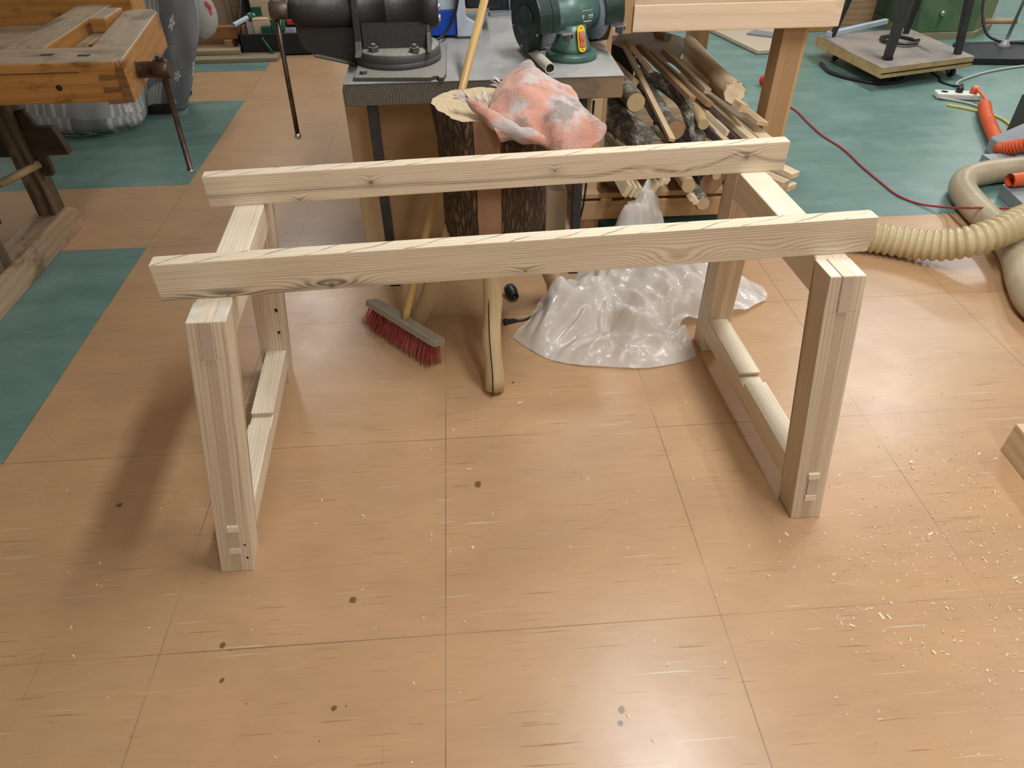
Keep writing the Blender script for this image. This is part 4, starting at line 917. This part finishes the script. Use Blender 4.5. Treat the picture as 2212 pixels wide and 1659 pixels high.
o = build('offcut', MB().box(-1.545, -1.43, 5.93, 5.97, .012, .245).bev(.002, 1), M['scrap_pale']); tag(o, 'squat pale wood block in the black bin beside the grey pipe clamp', 'offcut')
o = build('offcut', MB().prism([(-1.60, .012), (-1.36, .012), (-1.36, .72), (-1.60, .62)], 6.18, 6.20, 'y').bev(.002, 1), M['scrap_pale']); tag(o, 'tall pale board with slots standing at the back of the black bin', 'offcut')
o = build('offcut', MB().prism([(-1.60, .012), (-1.55, .012), (-1.55, .22), (-1.60, .22)], 5.95, 5.99, 'y').bev(.002, 1), plain('whitish_wood', (.55, .52, .46), .8)); tag(o, 'small whitish block below the grey clamp pipe in the black bin', 'offcut')
t = thing('pipe_clamp', 'green clamp on a grey threaded pipe sticking out of the black bin', 'clamp', (-1.55, 5.95, .012))
build('pipe', MB().tube([(-1.665, 5.85, .222), (-1.50, 6.05, .272)], .0175, 16, cap=False).cyl((-1.655, 5.865, .225), (-1.50, 6.05, .272), .016, seg=16), M['light_grey'], t)
build('jaw', MB().lathe((-1.578, 5.955, .248), (.165, .2, .05), [(0, .022), (.01, .028), (.04, .028), (.045, .022)], 20).box(-1.55, -1.48, 5.99, 6.02, .25, .31), M['green_clamp'], t)
t = thing('bar_clamp', 'green screw clamp with a long tilted lever, front of the black bin', 'clamp', (-1.42, 5.9, .012))
build('jaw', MB().box(-1.48, -1.41, 5.895, 5.925, .11, .20).bev(.004, 1).box(-1.405, -1.36, 5.90, 5.92, .10, .24), M['green_clamp'], t)
build('lever', MB().tube([(-1.50, 5.885, .155), (-1.46, 5.845, .10), (-1.415, 5.82, .03)], [.008, .010, .012], 10), M['green_clamp'], t)
build('pad', MB().lathe((-1.412, 5.818, .026), (.05, -.03, -.06), [(0, .014), (.012, .014)], 14), M['green_clamp'], t)
t = thing('spring_clamp', 'green clamp with a red striped grip at the right of the black bin', 'clamp', (-1.25, 5.95, .012))
build('arm', MB().tube([(-1.36, 5.92, .10), (-1.33, 5.93, .17), (-1.30, 5.95, .25)], .018, 8), M['green_clamp'], t)
build('grip', MB().box(-1.29, -1.22, 5.92, 5.96, .20, .235).bev(.004, 1), M['red'], t)
build('body', MB().box(-1.33, -1.24, 5.93, 5.98, .06, .17).bev(.006, 1), M['light_grey'], t)

# ---------------------------------------------------------------- pine table with firewood on its low shelf
t = thing('pine_table', 'pale pine table with a thick front board and square posts, firewood stacked below', 'table', (1.0, 3.4, 0))
ty = 2.85
board('front_board', (.652, ty, .866), (1.418, ty, .866), .04, .092, M['pine'], t)
board('top_board', (.652, ty + .02, .932), (1.418, ty + .02, .932), .06, .04, wood('greyer_pine', (.60, .48, .33), (.46, .34, .22), freq=120), t)
build('end_block', MB().box(1.4185, 1.452, ty - .012, ty + .09, .818, .952).bev(.003, 1), M['scrap_pale'], t)
build('side_board', MB().box(.615, .652, ty - .01, 4.10, .812, .952).bev(.003, 1), M['cabinet'], t)
build('table_top', MB().box(.645, 1.45, ty + .06, 4.12, .925, .952).bev(.003, 1), M['pine'], t)
build('back_board', MB().box(.48, 1.42, 4.06, 4.10, .80, .92), M['pine_dull'], t)
build('tie_rail', MB().box(.48, .615, ty + .03, ty + .10, .80, .86), M['pine_dull'], t)
for (x, y, z1) in ((1.312, 2.935, .82), (.532, 2.90, .86), (1.295, 4.06, .925), (.53, 4.03, .86)):
    board('post', (x, y, 0), (x, y, z1), .10, .10, M['pine_dull'], t, up=(0, -1, 0))
sr_ = board('shelf_rail', (.48, 2.825, .115), (1.36, 2.825, .115), .045, .085, M['pine_dull'], t)
build('shelf', MB().box(.49, 1.36, 2.80, 4.06, .172, .196).bev(.002, 1), M['pine_dull'], t)
board('shelf_rail', (.48, 4.0, .115), (1.36, 4.0, .115), .045, .085, M['pine_dull'], t)
for x in (.60, 1.24):
    board('cross_bearer', (x, 2.80, .164), (x, 4.0, .164), .05, .016, M['pine_dull'], t)
FW = 'firewood and offcuts under the pine table'
def loga(pts, r, bark_m, end_m, label, name='log', cat='log', seg=22, wob=.06):
    pts = spline(pts, 10); MM, L = frame(pts[-1], pts[0], (0, 0, 1))
    rr = [(r if isinstance(r, (int, float)) else r[0] + (r[1] - r[0]) * i / (len(pts) - 1)) for i in range(len(pts))]
    o_ = thing(name, label, cat, pts[0] - V((0, 0, rr[0])), FW)
    mb = MB().tube(pts, rr, seg, cap=False)
    for v in mb.bm.verts: v.co += V((1, 0, 1)) * (rr[0] * wob * 2 * mnoise.noise(v.co * 11))
    bmesh.ops.transform(mb.bm, matrix=MM.inverted(), verts=mb.bm.verts[:]); build('bark', mb, bark_m, o_, MM)
    for e, q in ((0, 1), (-1, -2)):
        d = (pts[e] - pts[q]).normalized(); F = frame(pts[e] - d, pts[e] + d)[0]
        c = MB().cyl((-.03, 0, 0), (.001, 0, 0), rr[e] * .965, seg=seg)
        build('cut_end', c, end_m, o_, F)
    return o_
loga([(.742, 2.62, .437), (.72, 2.74, .437), (.655, 2.92, .452), (.575, 3.10, .47)], (.050, .064), M['bark_lichen'], M['log_end_red'], 'thick log with pale grey lichen, lowest at the left of the upper row')
loga([(.662, 2.70, .605), (.65, 2.95, .60), (.64, 3.35, .58)], .036, M['bark_grey'], M['log_end'], 'round log with a pale ringed end, highest at the left beside the vice bench')
loga([(.818, 2.66, .508), (.80, 2.84, .515), (.79, 3.2, .53)], .039, M['bark_grey'], M['log_end_red'], 'grey log with a reddish cracked end, centre of the upper row')
loga([(.905, 2.62, .44), (.925, 2.74, .475), (.915, 2.90, .53), (.865, 3.04, .56), (.78, 3.16, .575)], .030, M['bark_lichen'], M['log_end_red'], 'bent dark branch curving over the other logs', 'branch', 'branch')
loga([(.925, 2.66, .528), (.95, 2.85, .52), (.98, 3.2, .50)], .021, M['peeled'], M['log_end'], 'slim round stick with a bright oval cut end, right of the bent branch', 'stick', 'stick')
loga([(.889, 2.61, .300), (.90, 2.8, .29), (.91, 3.3, .27)], .028, M['peeled'], M['log_end'], 'round peeled stick end in the lower row, right of the plastic sheet tip', 'stick', 'stick')
loga([(.952, 2.585, .233), (.95, 2.8, .228), (.94, 3.3, .226)], .0275, M['bark_lichen'], M['log_end'], 'whitish round stick with a pale cut end, lowest of the pile', 'stick', 'stick')
loga([(1.00, 2.62, .335), (1.0, 2.8, .33), (.99, 3.3, .32)], .018, M['bark_grey'], M['log_end'], 'thin round stick end showing just left of the right leg frame', 'stick', 'stick')
loga([(1.02, 2.72, .262), (1.01, 2.9, .28), (.98, 3.4, .28)], .05, M['bark_lichen'], M['log_end_red'], 'dark mossy log in shade behind the lower round sticks')
loga([(1.079, 2.80, .596), (1.09, 3.1, .58), (1.135, 3.68, .55)], .044, M['scrap'], M['scrap_pale'], 'thick planed beam with rounded pale end, highest at the right of the pile', 'beam', 'beam', 9, 0)
def stick(p0, p1, w_, h_, mat, label, name='offcut', roll=0.0, cat=None):
    up = V((math.sin(roll), 0, math.cos(roll)))
    o_ = board(name, p1, p0, w_, h_, mat, None, up, .0015); return tag(o_, label, cat or name, FW)
stick((.775, 2.545, .515), (.735, 3.45, .665), .024, .014, M['scrap'], 'long straight pale lath sloping down over all the logs', 'lath', .15)
stick((.905, 2.78, .585), (.79, 3.55, .64), .028, .02, M['scrap_brown'], 'brown lath lying right of the long pale lath, upper pile', 'lath', .2)
stick((.79, 3.02, .625), (.74, 3.5, .67), .02, .014, M['scrap_pale'], 'short pale lath wedged behind the bent branch', 'lath')
stick((1.105, 2.74, .556), (.965, 3.55, .565), .034, .032, M['scrap'], 'square pale batten with a bright end over the right of the pile', 'batten', .25)
stick((1.015, 2.63, .50), (.86, 3.40, .585), .012, .022, M['scrap_pale'], 'narrow pale strip between two dark laths', 'lath', .3)
stick((.985, 2.60, .474), (.815, 3.40, .575), .014, .026, M['scrap_dark'], 'dark purple-brown lath on the left of the narrow pale strip', 'lath', .3)
stick((1.005, 2.73, .520), (.90, 3.40, .57), .016, .026, M['scrap_dark'], 'dark sawn lath with a ragged end on the right of the narrow pale strip', 'lath', .3)
stick((1.065, 2.66, .462), (.97, 3.3, .52), .02, .02, M['scrap_dark'], 'dark lath with a pale scratched edge running down to the right', 'lath', .4)
stick((.985, 2.80, .555), (.865, 3.35, .605), .026, .024, M['scrap_brown'], 'brown batten with a broken tan end beneath the square batten', 'batten', .3)
stick((1.01, 2.92, .568), (.94, 3.5, .60), .03, .022, M['scrap'], 'tan batten lying under the planed beam', 'batten', .2)
stick((1.03, 2.64, .445), (1.0, 3.3, .47), .05, .022, M['scrap_pale'], 'wide pale offcut low between the dark laths and the right post', 'offcut', .1)
stick((1.135, 2.66, .455), (1.03, 3.3, .49), .045, .022, M['scrap_pale'], 'pale plank end just above the far rail, left of the right post', 'plank', .2)
stick((1.185, 2.72, .500), (1.10, 3.35, .515), .05, .016, M['scrap'], 'grey-tan plank lying against the right post of the pine table', 'plank', .2)
stick((1.20, 2.66, .445), (1.10, 3.3, .46), .06, .024, M['scrap_pale'], 'broad pale plank end against the right post, above the far rail tip', 'plank', .1)
stick((1.345, 2.66, .305), (1.10, 3.10, .33), .05, .022, M['scrap_pale'], 'pale plank poking out past the far rail tip, upper one of two', 'plank')
stick((1.335, 2.64, .262), (1.06, 3.05, .28), .055, .024, M['scrap_pale'], 'pale plank poking out past the far rail tip, lower one of two', 'plank')
stick((1.285, 2.60, .295), (1.03, 2.95, .315), .045, .028, M['scrap'], 'brown-edged plank poking out right of the top rail of the right leg frame', 'plank')
stick((1.20, 2.63, .232), (1.08, 3.3, .225), .10, .02, M['scrap_pale'], 'broad pinkish plank low behind the right leg frame', 'plank')
stick((1.17, 2.72, .39), (1.06, 3.3, .40), .06, .05, M['scrap_brown'], 'brown block in the shade at the right of the pile', 'offcut')
SL = [((.640, 2.60, .292), .022, .050, 'scrap_pale', .5, 'sawn offcut with a rough face, leftmost of the lower bundle'),
      ((.664, 2.60, .286), .015, .046, 'scrap_pale', .5, 'bright slat second from the left of the lower bundle'),
      ((.684, 2.60, .283), .018, .046, 'scrap_pale', .5, 'bright slat third from the left of the lower bundle'),
      ((.674, 2.595, .243), .055, .014, 'scrap', -.35, 'flat slat lying across under the three bright slats'),
      ((.678, 2.59, .226), .046, .018, 'scrap', -.45, 'wedge-like slat at the bottom left of the lower bundle'),
      ((.690, 2.585, .208), .028, .022, 'scrap_pale', .3, 'little square stick lowest of the lower bundle'),
      ((.722, 2.59, .255), .022, .085, 'scrap', .5, 'tall flat plank end in the middle of the lower bundle'),
      ((.757, 2.62, .290), .020, .045, 'scrap_pale', .5, 'pale slat right of the pink foam in the lower bundle'),
      ((.790, 2.64, .305), .020, .030, 'scrap_pale', .5, 'pale slat second to the right of the pink foam'),
      ((.812, 2.65, .305), .016, .026, 'scrap_pale', .5, 'pale slat third to the right of the pink foam'),
      ((.906, 2.575, .258), .026, .022, 'scrap_pale', .4, 'short square stick end between the two round pale sticks'),
      ((.917, 2.572, .246), .020, .020, 'scrap_pale', .4, 'small split stick end just above the lowest round stick'),
      ((.60, 2.72, .305), .03, .03, 'scrap', .3, 'small brown stick end at the far left of the lower bundle')]
for p, w_, h_, mt, rl, lb in SL:
    p = V(p); stick(p, p + V((-.03, .55, .02)), w_, h_, M[mt], lb, 'slat', rl)
o = build('foam_piece', MB().box(.69, .79, 2.66, 2.75, .318, .334).bev(.004, 2), M['pink']); tag(o, 'pink foam scrap on top of the lower bundle of slats', 'foam', FW)
t = thing('paper_roll', 'grey-white rolled sheet lying across the back of the firewood', 'roll', (.9, 3.5, .62), FW)
build('roll', MB().tube(spline([(0.696, 3.4, 0.702), (0.851, 3.45, 0.636), (1.024, 3.5, 0.578)], 6), .060, 20), plain('grey_white_sheet', (.56, .53, .52), .8), t)
stick((0.949, 3.40, 0.656), (0.829, 3.52, 0.686), .07, .03, M['scrap_brown'], 'dark brown block resting on the grey rolled sheet', 'offcut', .3)
o = build('filler_box', MB().box(.50, .86, 3.62, 3.95, .197, .655).bev(.004, 1), M['black_dull']); tag(o, 'added dark box that blackens the gap behind the ringed log', 'box', FW)  # added box, put in to keep the gap behind the pile dark
stick((.715, 2.98, .59), (.665, 3.18, .61), .035, .035, M['scrap'], 'small split offcut in the shadow behind the ringed log', 'offcut', .6)

# ---------------------------------------------------------------- right background
t = thing('machine_trolley', 'low plywood trolley on castors carrying black machine legs', 'trolley', (3.05, 5.1, 0))
Q = [(2.725, 4.598), (3.459, 4.797), (3.398, 5.56), (2.627, 5.417)]
pq = build('deck', MB().prism(Q, .075, .139, 'z').bev(.003, 1), M['plywood_edge'], t)
build('deck_top', MB().prism(Q, .139, .1405, 'z'), M['plywood_top'], t)
gq = build('dark_layer', MB().prism([(2.726, 4.596), (3.461, 4.795), (3.46, 4.80), (2.724, 4.60)], .101, .109, 'z'), M['black_dull'], t)
for x, y in ((2.91, 4.80), (3.36, 4.86), (2.74, 5.32), (3.30, 5.45)):
    cs = build('castor', MB().lathe((x + .02, y - .01, .030), (-1, -.25, 0), [(0, .026), (.006, .030), (.022, .030), (.028, .026)], 22), M['black_plastic'], t)
    build('fork', MB().box(x - .03, x + .03, y - .012, y + .03, .055, .076).box(x - .014, x - .010, y - .02, y + .02, .02, .06), M['bright_steel'], cs)
t = thing('machine_stand', 'black steel machine stand with tapering legs standing on the plywood trolley', 'stand', (3.1, 5.05, .14))
def taper_leg(a, b, w0, w1):
    return build('leg', MB().tube([a, b], [w0, w1], 4, smooth=False), M['steel_dark'], t)
taper_leg((2.845, 4.79, .1405), (2.93, 4.92, .66), .030, .046); taper_leg((3.372, 4.86, .1405), (3.33, 4.93, .66), .026, .034)
taper_leg((2.725, 5.385, .1405), (2.80, 5.32, .66), .022, .026); taper_leg((3.30, 5.42, .1405), (3.27, 5.32, .66), .022, .026)
build('top_rail', MB().box(2.90, 3.36, 4.90, 4.93, .50, .56).box(2.78, 2.81, 4.92, 5.34, .52, .56).box(3.27, 3.30, 4.92, 5.34, .52, .56), M['steel_dark'], t)
build('foot_pad', MB().tube([(2.843, 4.786, .1405), (2.846, 4.79, .158)], .036, 4, smooth=False), M['black_plastic'], t)
t = thing('cable_coil', 'coil of dark cable lying on the plywood trolley', 'cable', (3.13, 5.18, .14))
pts = [(3.13 + (.115 + .012 * math.sin(i * .9)) * math.cos(i * .26), 5.19 + (.125 + .01 * math.cos(i * .7)) * math.sin(i * .26), .148 + .004 * (i % 24) / 6) for i in range(96)]
build('cord', MB().tube(pts, .008, 8), M['black_plastic'], t)
o = build('metal_strip', MB().prism([(2.70, 5.36), (3.30, 5.70), (3.29, 5.73), (2.68, 5.40)], .141, .175, 'z').bev(.002, 1), M['light_grey']); tag(o, 'pale metal strip lying along the back edge of the plywood trolley', 'strip')
o = build('black_hose', MB().tube(spline([(2.60, 5.20, .012), (2.58, 4.98, .012), (2.68, 4.80, .012), (2.80, 4.72, .012), (2.95, 4.74, .012), (3.05, 4.85, .012)], 8), .012, 10), M['black_plastic']); tag(o, 'black hose curving on the green floor along the left of the trolley', 'hose')
t = thing('green_machine', 'big green sheet-metal machine base behind the trolley', 'machine', (4.0, 6.1, 0))
build('base', MB().prism([(3.60, .05), (4.07, .05), (4.13, 1.0), (3.50, 1.0)], 5.78, 6.5, 'y').bev(.008, 2), M['olive'], t)
build('side', MB().prism([(4.07, 5.78), (4.36, 6.02), (4.36, 6.5), (4.07, 6.5)], .05, 1.0, 'z').bev(.006, 2), M['olive_pale'], t)
build('plinth', MB().prism([(3.58, 5.76), (4.08, 5.76), (4.38, 6.02), (4.38, 6.52), (3.58, 6.52)], 0, .05, 'z'), plain('tan_plinth', (.26, .23, .13), .6), t)
build('lock_knob', MB().lathe((3.76, 5.78, .19), (0, -1, 0), [(0, .022), (.02, .02), (.03, .012)], 18), M['bright_steel'], t)
build('pedal', MB().tube([(4.20, 5.88, .10), (4.42, 5.80, .11)], .02, 10), M['cabinet'], t)
t = thing('brown_cupboard', 'brown wooden cupboard leaning open behind the pine table', 'cupboard', (3.0, 6.3, 0))
build('door_panel', MB().prism([(2.72, .0), (3.06, .0), (3.12, .9), (2.70, .9)], 6.10, 6.13, 'y').bev(.003, 1), plain('ochre_panel', (.34, .20, .06), .5), t)
build('carcass', MB().box(3.09, 3.47, 6.25, 6.6, .0, .36), M['scrap_brown'], t)
build('pale_board', MB().box(3.09, 3.47, 6.24, 6.6, .36, .9), M['light_grey'], t)
t = thing('stand_base', 'heavy black base plate carrying a thin chrome pole at the right edge', 'stand', (3.95, 5.25, 0))
build('base', MB().prism([(3.60, 5.10), (4.40, 4.98), (4.40, 5.52), (3.75, 5.50)], 0, .045, 'z').bev(.006, 2), M['black_dull'], t)
build('pole_foot', MB().lathe((4.06, 5.36, .045), (0, 0, 1), [(0, .06), (.02, .03), (.05, .018)], 20), M['grey_paint'], t)
build('pole', MB().cyl((4.06, 5.36, .09), (4.10, 5.36, .95), .011, seg=14), M['bright_steel'], t)
o = build('black_cable', MB().tube(spline([(4.02, 5.75, .9), (3.98, 5.70, .6), (3.95, 5.62, .3), (3.98, 5.52, .12), (4.06, 5.45, .064), (4.2, 5.40, .058), (4.38, 5.38, .058)], 8), .009, 8), M['black_plastic']); tag(o, 'black cable hanging down onto the black base plate', 'cable')
# power strip and what is plugged into it
t = thing('power_strip', 'white three-way power strip lying on the green floor', 'power strip', (3.17, 4.41, 0))
MMp = Matrix.Translation((3.165, 4.410, 0)) @ Matrix.Rotation(math.radians(-14), 4, 'Z')
build('case', MB().box(-.135, .135, -.045, .045, .003, .036).bev(.008, 2), M['white_plastic'], t, MMp)
for u in (-.085, 0, .085): build('socket', MB().lathe((u, 0, .036), (0, 0, 1), [(0, .024), (.002, .024), (.002, .020), (-.008, .019)], 24), plain('socket_well', (.5, .5, .45), .5), t, MMp)
build('lead', MB().tube(spline([(-.12, -.05, .012), (-.05, -.07, .008), (.03, -.12, .008), (.09, -.20, .008)], 6), .007, 8), M['white_cable'], t, MMp)
t = thing('black_plug', 'black plug with its lead, pushed into the middle socket of the power strip', 'plug', (3.17, 4.41, .036))
build('body', MB().lathe((3.165, 4.41, .037), (.1, .15, 1), [(0, .021), (.025, .021), (.034, .014)], 18).tube([(3.168, 4.415, .06), (3.20, 4.455, .068), (3.225, 4.49, .06)], [.013, .010, .007], 10), M['black_plastic'], t)
build('lead', MB().tube(spline([(3.222, 4.486, .06), (3.27, 4.56, .03), (3.27, 4.62, .008), (3.23, 4.72, .008), (3.27, 4.82, .008), (3.22, 4.92, .03)], 8), .006, 8), M['black_plastic'], t)
o = build('white_cable', MB().tube(spline([(3.29, 4.63, .008), (3.33, 4.69, .008), (3.45, 4.78, .008), (3.75, 4.93, .008), (4.2, 5.05, .008), (4.6, 5.1, .008)], 8), .008, 8), M['white_cable']); tag(o, 'pale grey cable curving away to the right beyond the power strip', 'cable')
t = thing('spiral_cable', 'orange spiral cable plugged into the right socket of the power strip', 'spiral cable', (3.2, 4.0, 0))
build('plug', MB().lathe((3.248, 4.389, .037), (0, -.15, 1), [(0, .024), (.03, .024), (.042, .014)], 18), M['orange'], t)
build('lead', MB().tube(spline([(3.248, 4.37, .068), (3.235, 4.30, .06), (3.205, 4.20, .055), (3.17, 4.13, .05)], 6), .009, 8), M['orange'], t)
path = spline([(3.165, 4.14, .045), (3.07, 3.96, .042), (2.97, 3.74, .04), (2.87, 3.52, .042), (2.835, 3.42, .07), (2.87, 3.345, .12), (2.97, 3.33, .17), (3.15, 3.35, .20), (3.42, 3.38, .24)], 110)
L_ = [0]
for i in range(1, len(path)): L_.append(L_[-1] + (path[i] - path[i - 1]).length)
build('coil', MB().tube(path, [.030 + .0055 * math.sin(2 * math.pi * s / .0135) for s in L_], 16), M['orange'], t)
o = build('yellow_cable', MB().tube(spline([(3.02, 4.27, .006), (3.10, 4.20, .006), (3.20, 4.05, .006), (3.20, 3.92, .006), (3.16, 3.80, .006), (3.24, 3.70, .006)], 8), .008, 8), M['yellow_cable']); tag(o, 'yellow cable crossing under the orange spiral cable', 'cable')
# grey machine foot with hoses
t = thing('grey_machine', 'grey painted machine base cut off by the right edge of the photo', 'machine', (3.0, 3.1, 0))
build('arm', MB().prism([(2.83, .0), (2.83, .075), (3.32, .30), (3.6, .30), (3.6, .0)], 3.40, 3.56, 'y').bev(.004, 1), M['grey_paint'], t)
build('foot', MB().prism([(2.565, 3.02), (2.80, 3.02), (2.80, 2.72), (2.515, 2.72)], .0, .060, 'z').bev(.005, 2), M['grey_paint'], t)
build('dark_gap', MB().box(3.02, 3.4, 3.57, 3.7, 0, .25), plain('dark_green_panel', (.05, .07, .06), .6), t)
build('link', MB().box(2.70, 3.6, 3.02, 3.40, .0, .05), M['grey_paint'], t)
o = build('orange_pipe', MB().tube([(2.565, 2.985, .092), (2.95, 3.02, .10)], .032, 22, cap=False).tube([(2.565, 2.985, .092), (2.95, 3.02, .10)], .026, 22, cap=False), M['orange']); tag(o, 'short orange pipe end lying on the grey machine foot', 'pipe')
HA = [(1.5, 2.62, 0.063), (1.692, 2.559, 0.063), (1.803, 2.501, 0.065), (1.913, 2.427, 0.085), (2.007, 2.383, 0.125), (2.108, 2.386, 0.16), (2.228, 2.431, 0.18), (2.385, 2.49, 0.19), (2.589, 2.568, 0.19)]
HB = [(2.95, 3.19, .08), (2.78, 3.18, .065), (2.60, 3.165, .058), (2.45, 3.11, .058), (2.355, 3.0, .058), (2.31, 2.86, .058), (2.285, 2.70, .058), (2.265, 2.54, .058), (2.20, 2.34, .058), (2.11, 2.16, .058), (2.06, 2.0, .058), (2.10, 1.82, .058)]
def ribbed(pts, r, pitch, amp, label, n):
    path = spline(pts, n); s = [0]
    for i in range(1, len(path)): s.append(s[-1] + (path[i] - path[i - 1]).length)
    mb = MB().tube(path, [r + amp * (abs(math.sin(math.pi * q / pitch)) - .6) for q in s], 28)
    o_ = build('suction_hose', mb, M['hose' if pitch > .02 else 'hose2']); return tag(o_, label, 'hose', 'ivory suction hoses')
ribbed(HA, .061, .0285, .010, 'ivory suction hose with coarse ribs, open end by the tip of the long rail', 70)
ribbed(HB, .057, .0125, .0035, 'ivory suction hose with fine ribs bending in a hook on the right', 70)
o = build('red_cable', MB().tube(spline([(1.98, 4.55, .005), (2.05, 4.30, .005), (2.045, 4.05, .005), (2.045, 3.85, .005), (2.075, 3.65, .005), (2.07, 3.40, .005), (2.075, 3.20, .005), (2.085, 3.06, .005), (2.139, 2.958, 0.006), (2.211, 2.862, 0.03), (2.179, 2.735, 0.09), (2.175, 2.669, 0.122), (2.264, 2.707, 0.1), (2.373, 2.744, 0.075), (2.456, 2.738, 0.072), (2.535, 2.727, 0.072)], 8), .0055, 8), M['red_cable']); tag(o, 'thin dark red cable winding over the green floor', 'cable')
o = build('red_ball', MB().sphere((2.03, 4.78, .034), .034, (1, 1, 1), 20), M['red']); tag(o, 'small red ball on the green floor behind the right table post', 'ball')
o = build('panel', MB().prism([(2.05, 6.3), (2.235, 5.50), (2.44, 5.52), (2.665, 5.82), (2.665, 6.3)], .004, .030, 'z').bev(.002, 1), M['mdf']); tag(o, 'pale panel with a cut corner flat on the floor behind the pine table', 'panel')
o = build('metal_sheet', MB().prism([(2.30, 5.95), (2.60, 5.75), (2.66, 5.83), (2.40, 6.05)], .031, .045, 'z').bev(.002, 1), M['grey_paint']); tag(o, 'grey metal plate lying on the pale panel', 'plate')
MMb, Lb = frame((1.62, 1.366, 0.053), (1.598, .90, 0.053))
o = build('wood_block', MB().box(-Lb / 2, Lb / 2, -.078, .078, -0.053, 0.053).bev(.002, 1), M['scrap'], None, MMb); tag(o, 'pale wooden beam end at the right edge of the photo', 'beam')

# ---------------------------------------------------------------- shavings and chips on the floor
def chips(n, region, seed):
    rnd = random.Random(seed); bm_ = bmesh.new()
    for _ in range(n):
        x, y = region(rnd); s = rnd.uniform(.0006, .0017) * (1 if rnd.random() < .93 else 2.0); a = rnd.uniform(0, 6.3); h = rnd.uniform(.0006, .003)
        l_ = s * rnd.uniform(1.2, 2.8); ca, sa = math.cos(a), math.sin(a); pts = [(-l_, -s), (l_, -s), (l_, s), (-l_, s)]
        vs = [bm_.verts.new((x + u * ca - v_ * sa, y + u * sa + v_ * ca, .0005 + h * (k in (1, 2)))) for k, (u, v_) in enumerate(pts)]
        bm_.faces.new(vs)
    return bm_
def reg(rnd):
    k = rnd.random()
    if k < .55: return rnd.gauss(1.12, .22), rnd.gauss(.88, .22)
    if k < .8: return rnd.gauss(1.35, .12), rnd.gauss(1.2, .18)
    return rnd.uniform(-1.2, 1.6), rnd.uniform(.45, 2.0)
o = build('wood_shavings', chips(900, reg, 3), plain('pale_shaving', (.72, .60, .42), .8)); tag(o, 'pale wood shavings scattered over the orange floor at the lower right', 'shavings', None, 'stuff')
t_ = MB()
rr_ = random.Random(5)
for _ in range(26):
    a = rr_.uniform(0, 6.3); p = V((-.78 + rr_.gauss(0, .03), 3.34 + rr_.gauss(0, .03), .004)); q = [p + V((.012 * math.cos(a + .8 * k) * (1 + k * .2), .012 * math.sin(a + .8 * k), .004 + .004 * math.sin(k))) for k in range(5)]
    t_.tube(q, .0012, 4)
o = build('metal_swarf', t_, M['bright_steel']); tag(o, 'little heap of curly metal swarf on the floor below the vice handle', 'swarf', None, 'stuff')
